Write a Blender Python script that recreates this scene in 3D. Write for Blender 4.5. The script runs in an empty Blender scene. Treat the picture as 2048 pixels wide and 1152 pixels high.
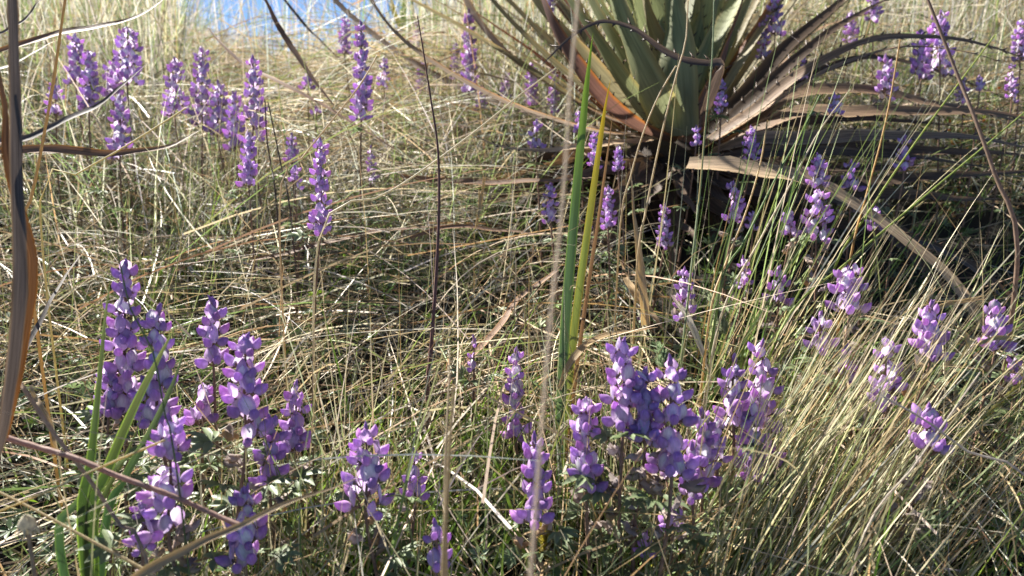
import bpy, math, random
import numpy as np
from mathutils import Vector, Matrix

rng = np.random.default_rng(11)
random.seed(11)
R = math.radians
sc = bpy.context.scene
col = sc.collection

# ------------------------------------------------------------------ camera
PITCH = R(12.0)
FPX = 1490.0                       # focal length in pixels of the 2048 px wide photograph
CAM = np.array([0.0, 0.0, 0.6])
cd = bpy.data.cameras.new('camera')
cd.sensor_width = 9.8
cd.lens = FPX / 2048.0 * 9.8
cd.clip_start = 0.01
cd.clip_end = 3000
cd.dof.use_dof = True
cd.dof.focus_distance = 0.74
cd.dof.aperture_fstop = 1.9
cam = bpy.data.objects.new('camera', cd)
cam.location = CAM
cam.rotation_euler = (math.pi / 2 - PITCH, 0, 0)
col.objects.link(cam)
sc.camera = cam

# ------------------------------------------------------------------ light
SUN = Vector((-0.55, 0.56, 0.64)).normalized()      # towards the sun: behind the plants, from the upper left
w = bpy.data.worlds.new('World')
sc.world = w
w.use_nodes = True
nt = w.node_tree
bg = nt.nodes['Background']
sky = nt.nodes.new('ShaderNodeTexSky')
sky.sky_type = 'NISHITA'
sky.sun_disc = False
sky.sun_elevation = math.asin(SUN.z)
sky.sun_rotation = math.atan2(SUN.x, SUN.y)
sky.altitude = 3800
sky.air_density = 0.8
sky.dust_density = 0.0
sky.ozone_density = 5.0
nt.links.new(sky.outputs[0], bg.inputs[0])
bg.inputs[1].default_value = 0.05
sd = bpy.data.lights.new('sun', 'SUN')
sd.energy = 5.0
sd.angle = R(0.5)
sd.color = (1.0, 0.955, 0.88)
sun = bpy.data.objects.new('sun', sd)
sun.rotation_euler = SUN.to_track_quat('Z', 'Y').to_euler()
sun.location = (-3, 3, 4)
col.objects.link(sun)
sc.view_settings.view_transform = 'Standard'
sc.view_settings.look = 'None'
sc.view_settings.exposure = 1.75
sc.view_settings.gamma = 1.0
sc.view_settings.use_curve_mapping = False
sc.cycles.max_bounces = 8
sc.cycles.transparent_max_bounces = 8
sc.cycles.diffuse_bounces = 1

# ------------------------------------------------------------------ helpers
_r = np.array([1.0, 0, 0]); _f = np.array([0, math.cos(PITCH), -math.sin(PITCH)]); _u = np.array([0, math.sin(PITCH), math.cos(PITCH)])


def at(px, py, d):
    """point of the place seen at a pixel of the photograph, d metres in front of the lens"""
    return CAM + d * (_f + (px - 1024) / FPX * _r - (py - 576) / FPX * _u)


GY = [-400, -40, -3, 0, .5, .93, 1.4, 2.0, 2.6, 3.4, 4.1, 4.5, 5.2, 8, 30, 120, 420]
GZ = [-90, -11, -1.5, -.585, -.432, -.300, -.150, .012, .145, .295, .395, .41, .30, -.8, -10, -38, -80]


def soil(x, y):
    x = np.asarray(x, float); y = np.asarray(y, float)
    z = 0.6 + np.interp(y, GY, GZ)
    k = np.clip(y / 2.0, 0, 2) * np.clip((40 - y) / 30, 0, 1)
    z = z + 0.085 * np.clip(x - 0.45, 0, 3) * k + 0.03 * np.clip(-x - 1.6, 0, 3) * k
    z = z - .12 * np.exp(-((x / np.maximum(y, .5) + .225) / .15) ** 4) * np.clip((y - 2.6) / 1.2, 0, 1) * np.clip((40 - y) / 30, 0, 1)
    z = z + (0.012 * np.sin(x * 9.1 + y * 4.3) + 0.010 * np.sin(y * 13.7 - x * 5.2)) * np.clip(1.5 - np.abs(x) * .2, 0, 1)
    return z


def link(o, parent=None):
    col.objects.link(o)
    if parent is not None:
        o.parent = parent
    return o


def tag(o, label, cat, group=None, kind=None):
    if label: o['label'] = label
    if cat: o['category'] = cat
    if group: o['group'] = group
    if kind: o['kind'] = kind
    return o


def empty(name, loc, parent=None):
    o = bpy.data.objects.new(name, None)
    o.empty_display_size = 0.02
    o.location = loc
    return link(o, parent)


def mesh_np(name, V, F, cols=None, uv=None, mats=(), smooth=True, midx=None):
    """V (n,3), F (m,4) or (m,3) -> mesh with point colours Col and UVs"""
    V = np.asarray(V, np.float32); F = np.asarray(F, np.int32)
    me = bpy.data.meshes.new(name)
    m, k = F.shape
    me.vertices.add(len(V)); me.vertices.foreach_set('co', V.ravel())
    me.loops.add(m * k); me.loops.foreach_set('vertex_index', F.ravel())
    me.polygons.add(m)
    me.polygons.foreach_set('loop_start', np.arange(0, m * k, k, dtype=np.int32))
    me.polygons.foreach_set('loop_total', np.full(m, k, np.int32))
    if smooth: me.polygons.foreach_set('use_smooth', np.ones(m, bool))
    if midx is not None: me.polygons.foreach_set('material_index', np.asarray(midx, np.int32))
    if cols is not None:
        a = me.attributes.new('Col', 'FLOAT_COLOR', 'POINT')
        c = np.ones((len(V), 4), np.float32); c[:, :3] = cols
        a.data.foreach_set('color', c.ravel())
    if uv is not None:
        l = me.uv_layers.new(name='UVMap')
        l.data.foreach_set('uv', np.asarray(uv, np.float32)[F.ravel()].ravel())
    for mt in mats: me.materials.append(mt)
    me.update()
    return me


def obj(name, me, parent=None, loc=None):
    o = bpy.data.objects.new(name, me)
    if loc is not None: o.location = loc
    return link(o, parent)


def catmull(P, n):
    P = np.asarray(P, float)
    if len(P) == 2:
        t = np.linspace(0, 1, n)[:, None]
        return P[0] * (1 - t) + P[1] * t
    Q = np.vstack([2 * P[0] - P[1], P, 2 * P[-1] - P[-2]])
    seg = np.linalg.norm(np.diff(P[:, :3], axis=0), axis=1); cum = np.r_[0, np.cumsum(seg)] / seg.sum()
    out = []
    for t in np.linspace(0, 1, n):
        i = min(np.searchsorted(cum, t, side='right') - 1, len(P) - 2)
        s = (t - cum[i]) / (cum[i + 1] - cum[i])
        a, b, c, d = Q[i], Q[i + 1], Q[i + 2], Q[i + 3]
        out.append(.5 * (2 * b + (c - a) * s + (2 * a - 5 * b + 4 * c - d) * s * s + (3 * b - a - 3 * c + d) * s ** 3))
    return np.array(out)


def unit(v):
    return v / np.maximum(np.linalg.norm(v, axis=-1, keepdims=True), 1e-9)


def tube_arrays(path, radii, sides=6):
    path = np.asarray(path, float); n = len(path)
    T = unit(np.gradient(path, axis=0))
    ref = np.array([0.31, 0.17, 0.93]) if abs(T[0][2]) < .9 else np.array([0.9, 0.3, 0.1])
    A = unit(np.cross(T, ref)); B = np.cross(T, A)
    th = np.linspace(0, 2 * math.pi, sides, endpoint=False)
    V = (path[:, None] + np.asarray(radii)[:, None, None] * (np.cos(th)[None, :, None] * A[:, None] + np.sin(th)[None, :, None] * B[:, None])).reshape(-1, 3)
    i = np.arange(n - 1)[:, None]; j = np.arange(sides)[None]
    F = np.stack([i * sides + j, i * sides + (j + 1) % sides, (i + 1) * sides + (j + 1) % sides, (i + 1) * sides + j], -1).reshape(-1, 4)
    uv = np.stack([np.tile(np.arange(sides) / sides, n), np.repeat(np.linspace(0, 1, n), sides)], -1)
    return V, F, uv


class Soup:
    """collects quads for one mesh"""
    def __init__(s): s.V, s.F, s.C, s.U, s.M, s.n = [], [], [], [], [], 0

    def add(s, V, F, c, uv=None, m=0):
        V = np.asarray(V, float); F = np.asarray(F, int)
        if F.shape[1] == 3: F = np.hstack([F, F[:, 2:]])
        s.V.append(V); s.F.append(F + s.n); s.n += len(V)
        c = np.asarray(c, float)
        s.C.append(np.broadcast_to(c, (len(V), 3)) if c.ndim == 1 else c)
        s.U.append(np.zeros((len(V), 2)) if uv is None else uv)
        s.M.append(np.full(len(F), m))

    def tube(s, path, radii, c, sides=6, m=0):
        V, F, uv = tube_arrays(path, radii, sides); s.add(V, F, c, uv, m)

    def mesh(s, name, mats):
        V = np.vstack(s.V); F = np.vstack(s.F)
        tri = F[:, 2] == F[:, 3]
        me = bpy.data.meshes.new(name)
        lens = np.where(tri, 3, 4).astype(np.int32)
        keep = np.ones(F.shape, bool); keep[tri, 3] = False
        idx = F[keep].astype(np.int32)
        me.vertices.add(len(V)); me.vertices.foreach_set('co', V.astype(np.float32).ravel())
        me.loops.add(len(idx)); me.loops.foreach_set('vertex_index', idx)
        me.polygons.add(len(F))
        me.polygons.foreach_set('loop_start', np.r_[0, np.cumsum(lens)[:-1]].astype(np.int32))
        me.polygons.foreach_set('loop_total', lens)
        me.polygons.foreach_set('use_smooth', np.ones(len(F), bool))
        me.polygons.foreach_set('material_index', np.concatenate(s.M).astype(np.int32))
        a = me.attributes.new('Col', 'FLOAT_COLOR', 'POINT')
        c = np.ones((len(V), 4), np.float32); c[:, :3] = np.vstack(s.C)
        a.data.foreach_set('color', c.ravel())
        l = me.uv_layers.new(name='UVMap')
        l.data.foreach_set('uv', np.vstack(s.U).astype(np.float32)[idx].ravel())
        for mt in mats: me.materials.append(mt)
        me.validate(); me.update()
        return me


# ------------------------------------------------------------------ materials
def plant_mat(name, transl=.35, rough=.5, spec=.4, grain=None, grain_amt=.35, uvscale=(1, 1, 1), tsat=1.15, tval=1.25, rnd=0.0, bump=0.0):
    m = bpy.data.materials.new(name); m.use_nodes = True
    t = m.node_tree; N = t.nodes; L = t.links
    out = N['Material Output']; p = N['Principled BSDF']
    at_ = N.new('ShaderNodeAttribute'); at_.attribute_name = 'Col'
    c = at_.outputs['Color']
    if rnd:
        oi = N.new('ShaderNodeObjectInfo')
        hs = N.new('ShaderNodeHueSaturation')
        mr = N.new('ShaderNodeMapRange'); mr.inputs[3].default_value = .5 - rnd; mr.inputs[4].default_value = .5 + rnd * .8
        L.new(oi.outputs['Random'], mr.inputs[0]); L.new(mr.outputs[0], hs.inputs['Hue'])
        ml = N.new('ShaderNodeMath'); ml.operation = 'MULTIPLY'; ml.inputs[1].default_value = 7.31
        fr = N.new('ShaderNodeMath'); fr.operation = 'FRACT'
        L.new(oi.outputs['Random'], ml.inputs[0]); L.new(ml.outputs[0], fr.inputs[0])
        mv = N.new('ShaderNodeMapRange'); mv.inputs[3].default_value = .68; mv.inputs[4].default_value = 1.15
        L.new(fr.outputs[0], mv.inputs[0]); L.new(mv.outputs[0], hs.inputs['Value'])
        L.new(c, hs.inputs['Color']); c = hs.outputs[0]
    if grain:
        tc = N.new('ShaderNodeTexCoord'); mp = N.new('ShaderNodeMapping'); mp.inputs['Scale'].default_value = uvscale
        L.new(tc.outputs['UV' if grain == 'uv' else 'Object'], mp.inputs[0])
        nz = N.new('ShaderNodeTexNoise'); nz.inputs['Scale'].default_value = 1.0; nz.inputs['Detail'].default_value = 3
        L.new(mp.outputs[0], nz.inputs[0])
        r = N.new('ShaderNodeMapRange'); r.inputs[1].default_value = .3; r.inputs[2].default_value = .7
        r.inputs[3].default_value = 1 - grain_amt; r.inputs[4].default_value = 1 + grain_amt
        L.new(nz.outputs[0], r.inputs[0])
        mx = N.new('ShaderNodeVectorMath'); mx.operation = 'SCALE'
        L.new(c, mx.inputs[0]); L.new(r.outputs[0], mx.inputs['Scale']); c = mx.outputs[0]
        if bump:
            b = N.new('ShaderNodeBump'); b.inputs['Strength'].default_value = bump; b.inputs['Distance'].default_value = .001
            L.new(nz.outputs[0], b.inputs['Height']); L.new(b.outputs[0], p.inputs['Normal'])
    L.new(c, p.inputs['Base Color'])
    p.inputs['Roughness'].default_value = rough
    p.inputs['Specular IOR Level'].default_value = spec
    if transl > 0:
        tr = N.new('ShaderNodeBsdfTranslucent')
        h2 = N.new('ShaderNodeHueSaturation'); h2.inputs['Saturation'].default_value = tsat; h2.inputs['Value'].default_value = tval
        L.new(c, h2.inputs['Color']); L.new(h2.outputs[0], tr.inputs[0])
        ms = N.new('ShaderNodeMixShader'); ms.inputs[0].default_value = transl
        L.new(p.outputs[0], ms.inputs[1]); L.new(tr.outputs[0], ms.inputs[2]); L.new(ms.outputs[0], out.inputs[0])
    return m


M_grass_far = plant_mat('sunlit_grass_blade', .42, .45, .35, tsat=.95, tval=1.35)  # paler, more translucent copy of grass_blade; the hazy backlight is put into it
M_grass = plant_mat('grass_blade', .30, .5, .26, tsat=1.0, tval=1.2)
M_ground_leaf = plant_mat('silvery_leaf', .3, .5, .4)
M_petal = plant_mat('lupine_petal', .46, .55, .25, grain='obj', grain_amt=.16, uvscale=(9, 3, 3), rnd=.03, tsat=1.0, tval=1.15)
M_calyx = plant_mat('calyx', .2, .7, .2)
M_stem = plant_mat('hairy_stem', .0, .8, .2, grain='uv', grain_amt=.3, uvscale=(3, 60, 1))
M_wither = plant_mat('withered_petal', .4, .7, .2, grain='obj', grain_amt=.4, uvscale=(300, 300, 300), rnd=.01)
M_puya = plant_mat('puya_leaf', .38, .6, .22, grain='uv', grain_amt=.28, uvscale=(26, 3, 1), tsat=1.15, tval=1.35, bump=.25)
M_dead = plant_mat('dead_leaf', .22, .62, .25, grain='uv', grain_amt=.5, uvscale=(22, 5, 1), tsat=1.3, tval=1.4, bump=.4)
M_spine = plant_mat('spine', 0, .5, .4)
M_sword = plant_mat('sword_leaf', .32, .42, .45, grain='uv', grain_amt=.16, uvscale=(18, 3, 1), tsat=1.1, tval=1.2)
M_stalk = plant_mat('dry_stalk', .42, .55, .4, grain='uv', grain_amt=.3, uvscale=(3, 90, 1))

M_soil = bpy.data.materials.new('soil'); M_soil.use_nodes = True
_t = M_soil.node_tree
_p = _t.nodes['Principled BSDF']; _n = _t.nodes.new('ShaderNodeTexNoise'); _n.inputs['Scale'].default_value = 30; _n.inputs['Detail'].default_value = 8
_tc = _t.nodes.new('ShaderNodeTexCoord'); _t.links.new(_tc.outputs['Object'], _n.inputs[0])
_cr = _t.nodes.new('ShaderNodeValToRGB'); _cr.color_ramp.elements[0].color = (.010, .008, .005, 1); _cr.color_ramp.elements[1].color = (.034, .027, .017, 1)
_t.links.new(_n.outputs[0], _cr.inputs[0]); _t.links.new(_cr.outputs[0], _p.inputs['Base Color']); _p.inputs['Roughness'].default_value = .95

# ------------------------------------------------------------------ ground
ys = np.unique(np.concatenate([np.linspace(-2, 6, 160), 6 + 414 * np.linspace(0, 1, 50) ** 2.5, -2 - 398 * np.linspace(0, 1, 25) ** 2.5]))
xs = np.unique(np.concatenate([np.linspace(-4, 4, 160), 4 + 396 * np.linspace(0, 1, 40) ** 2.5, -4 - 396 * np.linspace(0, 1, 40) ** 2.5]))
X, Y = np.meshgrid(xs, ys)
V = np.stack([X, Y, soil(X, Y)], -1).reshape(-1, 3)
nx = len(xs); i, j = np.meshgrid(np.arange(len(ys) - 1), np.arange(nx - 1), indexing='ij')
F = np.stack([i * nx + j, i * nx + j + 1, (i + 1) * nx + j + 1, (i + 1) * nx + j], -1).reshape(-1, 4)
g = obj('ground', mesh_np('ground', V, F, mats=[M_soil])); tag(g, 'dark soil of the sloping meadow under the grass', None, kind='structure')

# ------------------------------------------------------------------ grass
PAL = np.array([[.52, .42, .25], [.64, .56, .41], [.42, .31, .17], [.34, .28, .20], [.25, .16, .09], [.23, .28, .09], [.13, .19, .06], [.52, .48, .42], [.40, .24, .11], [.08, .065, .045]])


def pick_cols(n, wts):
    wts = np.array(wts, float); wts /= wts.sum()
    c = PAL[rng.choice(len(PAL), n, p=wts)]
    return c * rng.uniform(.7, 1.2, (n, 1)) * rng.uniform(.92, 1.08, (n, 3))


def blades(P0, D0, length, droop, width, nseg, cols, minh=.008, wig=.12, tipcol=None, taper=1.6, flow=None):
    """grow n blades: start points, start directions, lengths -> V, F, C"""
    n = len(P0)
    st = np.zeros((n, nseg + 1, 3)); st[:, 0] = P0
    d = unit(D0)
    tang = np.zeros((n, nseg + 1, 3)); tang[:, 0] = d
    wv = rng.normal(0, 1, (n, 3))
    for k in range(1, nseg + 1):
        d = d + np.array([0, 0, -1.0]) * (droop / nseg)[:, None] + wv * wig / nseg + rng.normal(0, wig * .12 / nseg ** .5, (n, 3))
        d = unit(d)
        p = st[:, k - 1] + d * (length / nseg)[:, None]
        lo = soil(p[:, 0], p[:, 1]) + minh
        p[:, 2] = np.maximum(p[:, 2], lo)
        st[:, k] = p
        tang[:, k] = d
    side = unit(np.cross(tang, rng.normal(0, 1, (n, 1, 3))))
    t = np.linspace(0, 1, nseg + 1)
    wd = (width[:, None] * (1 - .92 * t[None] ** taper))[..., None] * .5
    V = np.stack([st - side * wd, st + side * wd], 2).reshape(-1, 3)
    b = (np.arange(n) * (nseg + 1) * 2)[:, None]; k = (np.arange(nseg) * 2)[None]
    F = np.stack([b + k, b + k + 1, b + k + 3, b + k + 2], -1).reshape(-1, 4)
    C = np.repeat(cols[:, None], nseg + 1, 1)
    if tipcol is not None:
        C = C * (1 - t[None, :, None] ** 2) + tipcol[:, None] * t[None, :, None] ** 2
    C = np.repeat(C[:, :, None], 2, 2).reshape(-1, 3)
    return V, F, C


def field(n, y0, y1, pw, spread=.86, pad=.3):
    """random ground positions, denser near the viewer"""
    u = rng.random(n)
    y = (y0 ** pw + u * (y1 ** pw - y0 ** pw)) ** (1 / pw)
    x = rng.uniform(-1, 1, n) * (y * spread + pad)
    return x, y


def flow_angle(x, y):
    return 1.3 * np.sin(x * 2.3 + 1.1) + 1.5 * np.sin(y * 2.9 - x * 1.7) + .8 * np.sin(x * 6.1 - y * 5.3)


def build_grass(name, label, parts, mat=None):
    V, F, C, n = [], [], [], 0
    for v, f, c in parts:
        V.append(v); F.append(f + n); C.append(c); n += len(v)
    o = obj(name, mesh_np(name, np.vstack(V), np.vstack(F), np.vstack(C), mats=[mat or M_grass]))
    return tag(o, label, None, kind='stuff')


def dirs(az, el):
    return np.stack([np.cos(az) * np.cos(el), np.sin(az) * np.cos(el), np.sin(el)], -1)


ORIG = at(1345, 330, 1.35)      # foot of the puya, kept free of tall grass
def shade_zone(x, y):
    """1 under the dead skirt of the puya, where grass is thinned so bare dark soil deepens the shade"""
    a = np.clip(1.25 - np.hypot(x - ORIG[0] - .02, (y - ORIG[1] + .10) * .8) / .30, 0, 1)
    b = np.clip(1.3 - np.hypot((x - ORIG[0] - .33) / .36, (y - ORIG[1] + .24) / .23), 0, 1)
    return np.clip(np.maximum(a, b) * 1.6, 0, 1)


def tuft(x, y):
    """how thickly grass stands: tufts of a hand's breadth with hollows between"""
    c = np.sin(x * 17 + 5 * y + 2 * np.sin(7 * y)) * np.sin(y * 21 - 6 * x + 2 * np.sin(5 * x)) + .6 * np.sin(x * 7.3 + 3 * y) * np.sin(y * 9.1 - 2 * x + 1) + .4 * np.sin(37 * x + 29 * y)
    return np.clip(.50 + .75 * c, .06, 1)


def mat_height(x, y):
    h = .02 + .11 * tuft(x, y) + .03 * np.sin(x * 6.1 + 2 * y)
    h = np.clip(h, .012, .17) * np.clip(.10 + 1.05 * y, .5, 2.0)
    q = np.clip(1.6 - np.abs(x / np.maximum(y, .3) + .265) / .14, 0, 1) * np.clip((y - 1.9) / .6, 0, 1)
    return h * (1 - .75 * shade_zone(x, y)) * (1 - .8 * q)


# lying thatch of dry blades
n = 46000
x, y = field(n, .30, 4.4, .75)
az = flow_angle(x, y) * .55 + rng.normal(0, .6, n) + np.where(rng.random(n) < .5, 0, math.pi)
el = rng.normal(.18, .2, n)
h = mat_height(x, y) * rng.random(n) ** .55
L_ = rng.uniform(.16, .52, n) * (0.85 + .12 * y)
W_ = rng.uniform(.0010, .0024, n) * (0.8 + .35 * y)
P0 = np.stack([x - np.cos(az) * L_ * .4, y - np.sin(az) * L_ * .4, soil(x, y) + h], -1)
P0[:, 2] = np.maximum(P0[:, 2], soil(P0[:, 0], P0[:, 1]) + .004)
c1 = pick_cols(n, [26, 18, 15, 11, 8, 9, 5, 9, 6, 5]) * 1.1
kp = (rng.random(n) < tuft(x, y) * np.clip(.12 + .95 * y, .62, 1)) & (rng.random(n) > .92 * shade_zone(x, y))
P0, az, el, L_, W_, c1 = P0[kp], az[kp], el[kp], L_[kp], W_[kp], c1[kp]; n = len(P0)
thatch = blades(P0, dirs(az, el), L_, rng.uniform(.25, .9, n), W_, 7, c1, wig=.22)
build_grass('dry_grass', 'tangled mat of dry straw coloured grass lying over the slope', [thatch])

# upright fine stems
n = 10500
x, y = field(n, .42, 4.5, .6)
az = rng.uniform(0, 2 * math.pi, n); el = R(90) - np.abs(rng.normal(0, .42, n))
L_ = rng.uniform(.10, .34, n)
near = y < .75
L_[near] *= rng.uniform(.5, 1.0, near.sum())
ok = (rng.random(n) > .95 * shade_zone(x, y)) & (rng.random(n) < .15 + .85 * tuft(x, y)) & ((rng.random(n) < .5) | (y < .72) | (y > 1.3))
pxf = 1024 + x / y * FPX; far = (y > 2.0) & (pxf > 385) & (pxf < 850) & (rng.random(n) < .85); ok &= ~far
x, y, az, el, L_ = x[ok], y[ok], az[ok], el[ok], L_[ok]; n = len(x)
W_ = rng.uniform(.0009, .0017, n) * (.8 + .32 * y)
P0 = np.stack([x, y, soil(x, y)], -1)
c2 = pick_cols(n, [14, 9, 9, 7, 7, 22, 20, 4, 5, 3])
tip = pick_cols(n, [20, 10, 12, 6, 4, 8, 3, 3, 6, 0])
build_grass('fine_grass', 'upright fine green and straw grass stems all over the meadow',
            [blades(P0, dirs(az, el), L_, rng.uniform(.05, .6, n), W_, 6, c2, tipcol=tip)])

# short dark and green under-growth
n = 7000
x, y = field(n, .40, 3.0, .6)
az = rng.uniform(0, 2 * math.pi, n); el = rng.uniform(.5, 1.4, n)
L_ = rng.uniform(.04, .12, n); W_ = rng.uniform(.001, .0022, n)
P0 = np.stack([x, y, soil(x, y)], -1)
build_grass('short_grass', 'short green blades growing between the straw', [blades(P0, dirs(az, el), L_, rng.uniform(.2, .8, n), W_, 4, pick_cols(n, [6, 4, 4, 8, 10, 26, 30, 3, 3, 6]))])

# broad bright green blades here and there
pt = []
for (px, py, d, k, a0) in [(760, 800, .72, 26, .9), (690, 900, .62, 18, .8), (905, 840, .66, 10, 1.7), (180, 770, .75, 12, .9), (1500, 1080, .6, 22, 1.0), (720, 980, .6, 16, 1.1), (940, 370, 1.2, 10, .7),
                          (330, 350, 1.1, 18, 1.5), (620, 620, .9, 12, 1.6), (1240, 1060, .6, 16, 1.4), (980, 330, 1.3, 10, .6), (1950, 1100, .6, 20, .7), (200, 470, .95, 16, 1.5), (420, 1110, .6, 22, 1.2), (880, 1100, .6, 22, 1.3), (1020, 960, .63, 16, 1.7), (560, 1050, .6, 18, 1.2), (300, 900, .62, 18, 1.4), (820, 700, .78, 16, .8), (1400, 520, .95, 16, .9), (1600, 640, .85, 20, .8), (1850, 1000, .62, 18, .9)]:
    q = at(px, py, d); x = q[0] + rng.normal(0, .05, k); y = q[1] + rng.normal(0, .05, k)
    P0 = np.stack([x, y, soil(x, y)], -1)
    cc = np.array([.22, .36, .05]) * rng.uniform(.6, 1.2, (k, 1)) + rng.uniform(0, .06, (k, 3)) * [1, .5, .1]
    e = rng.uniform(.5, 1.25, k)
    pt.append(blades(P0, dirs(a0 + rng.normal(0, .5, k), e), rng.uniform(.12, .24, k), rng.uniform(.3, .9, k), rng.uniform(.0022, .0042, k), 7, cc))
build_grass('green_grass', 'patches of broad bright green grass blades among the dry straw', pt)

# far grass on the crest
n = 24000
x, y = field(n, 1.7, 4.9, 1.0, .8, .3)
az = rng.uniform(0, 2 * math.pi, n); el = R(90) - np.abs(rng.normal(0, .32, n)); L_ = rng.uniform(.22, .72, n)
pxc = 1024 + x / y * FPX
gap = (pxc > 385) & (pxc < 840); ok = ~gap | (rng.random(n) < .45)
L_[gap] *= rng.choice([.3, .45, 1.0], gap.sum(), p=[.42, .30, .28])
x, y, az, el, L_ = x[ok], y[ok], az[ok], el[ok], L_[ok]; n = len(x)
P0 = np.stack([x, y, soil(x, y)], -1)
build_grass('crest_grass', 'pale sunlit grass on the crest of the slope against the sky',
            [blades(P0, dirs(az, el), L_, rng.uniform(.05, .5, n), rng.uniform(.0020, .0038, n), 5, pick_cols(n, [9, 20, 4, 8, 4, 20, 14, 24, 2, 5]) * np.array([1.02, 1.06, 1.05]))], M_grass_far)

# taller leaning grass of the upper slope
n = 20000
x, y = field(n, 1.05, 4.3, .9, .84, .2)
az = rng.uniform(0, 2 * math.pi, n); el = np.clip(rng.normal(1.08, .30, n), .15, 1.5); L_ = rng.uniform(.18, .44, n) * np.clip((y - .8) / .5, .4, 1)
pxc = 1024 + x / np.maximum(y, .1) * FPX
gp = np.clip(1.6 - np.abs(pxc - 625) / 210, 0, 1) * np.clip((y - 1.3) / .5, 0, 1)
L_ *= 1 - .6 * np.clip(gp * 2, 0, 1); ok = (rng.random(n) > .95 * shade_zone(x, y)) & (rng.random(n) > .7 * gp)
x, y, az, el, L_ = x[ok], y[ok], az[ok], el[ok], L_[ok]; n = len(x)
P0 = np.stack([x, y, soil(x, y)], -1)
build_grass('tall_grass', 'tall leaning grey green and straw grass on the upper slope',
            [blades(P0, dirs(az, el), L_, rng.uniform(.3, 1.2, n), rng.uniform(.0013, .0026, n) * (.8 + .25 * y), 6, pick_cols(n, [9, 20, 4, 8, 4, 20, 16, 24, 2, 4]) * np.array([1.0, 1.05, 1.05]))], M_grass_far)

# leafy ground cover: small palmate leaves
S = []
n = 4200
x, y = field(n, .40, 2.6, .4)
V_, F_, C_ = [], [], []
nl = 6
for q in range(n):
    z0 = float(soil(x[q], y[q])) + random.uniform(.012, .075)
    s = random.uniform(.006, .013) * (1 + .25 * y[q])
    b = random.random()
    base = np.array([.08, .14, .045]) * (1 - b) + np.array([.22, .28, .15]) * b
    if random.random() < .12: base = np.array([.20, .30, .06])
    ax = unit(np.array([random.gauss(0, .5), random.gauss(-.2, .5), 1.0]))
    e1 = unit(np.cross(ax, [.3, .9, .1])); e2 = np.cross(ax, e1)
    o0 = np.array([x[q], y[q], z0]); a0 = random.uniform(0, 6.28)
    for k in range(nl):
        a = a0 + k * 2 * math.pi / nl + random.uniform(-.15, .15)
        dr = math.cos(a) * e1 + math.sin(a) * e2; sd_ = -math.sin(a) * e1 + math.cos(a) * e2
        l = s * random.uniform(.8, 1.15); wq = l * .21
        m0 = len(V_)
        V_ += [o0, o0 + dr * l * .55 + sd_ * wq + ax * l * .25, o0 + dr * l * .55 + ax * l * .14, o0 + dr * l * .55 - sd_ * wq + ax * l * .25, o0 + dr * l + ax * l * .25]
        F_ += [(m0, m0 + 2, m0 + 1), (m0, m0 + 3, m0 + 2), (m0 + 2, m0 + 4, m0 + 1), (m0 + 2, m0 + 3, m0 + 4)]
        c = base * random.uniform(.8, 1.2)
        C_ += [c] * 5
o = obj('ground_cover', mesh_np('ground_cover', np.array(V_), np.array(F_), np.array(C_), mats=[M_ground_leaf], smooth=False))
tag(o, 'small silvery green palmate leaves covering the soil under the grass', None, kind='stuff')


# ------------------------------------------------------------------ ribbons: puya leaves, dead leaves, sword leaves
def ribbon(path, widths, hint, cfn, nseg=26, nx=6, channel=.22, roll=0., twist=0., seed=0, ragged=.0, crinkle=0.):
    """leaf blade along path; widths over t; hint(point) -> direction the upper face looks to; cfn(t,u)->rgb"""
    P = catmull(path, nseg + 1)
    if crinkle:
        rc = np.random.default_rng(seed + 500); tt = np.linspace(0, 1, nseg + 1)[:, None]
        for k_ in range(1, 7): P = P + crinkle * rc.normal(0, 1, 3) * np.sin(tt * k_ * 4.7 + rc.uniform(0, 6)) / k_ ** .7 * np.minimum(1, tt * 6)
    T = unit(np.gradient(P, axis=0))
    H = np.array([hint(p) for p in P])
    N = unit(H - (H * T).sum(1, keepdims=True) * T)
    S_ = np.cross(T, N)
    t = np.linspace(0, 1, nseg + 1)
    ang = roll + twist * t
    ca, sa = np.cos(ang)[:, None], np.sin(ang)[:, None]
    S2 = S_ * ca + N * sa; N2 = N * ca - S_ * sa
    wd = np.interp(t, np.linspace(0, 1, len(widths)), widths)
    u = np.linspace(-1, 1, nx + 1)
    rr = np.random.default_rng(seed)
    off = np.zeros((nseg + 1, nx + 1))
    if ragged:
        off[:, 0] = rr.normal(0, ragged, nseg + 1); off[:, -1] = rr.normal(0, ragged, nseg + 1)
    V = P[:, None] + S2[:, None] * ((u[None] + off) * wd[:, None] * .5)[..., None] + N2[:, None] * (channel * (np.abs(u) ** 1.6)[None] * wd[:, None] * .5)[..., None]
    C = np.array([[cfn(a, b) for b in u] for a in t]).reshape(-1, 3)
    ln = np.linalg.norm(np.diff(P, axis=0), axis=1).sum()
    uv = np.stack(np.meshgrid((u + 1) * .5 * .5 + seed * .37 % 5, t * ln * 4), -1).reshape(-1, 2)
    i, j = np.meshgrid(np.arange(nseg), np.arange(nx), indexing='ij'); k = nx + 1
    F = np.stack([i * k + j, i * k + j + 1, (i + 1) * k + j + 1, (i + 1) * k + j], -1).reshape(-1, 4)
    return V.reshape(-1, 3), F, C, uv, (P, T, S2, N2, wd)


def lerp(a, b, t):
    return np.asarray(a) * (1 - t) + np.asarray(b) * t


def rel(V, o):
    return np.asarray(V) - np.asarray(o)


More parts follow.
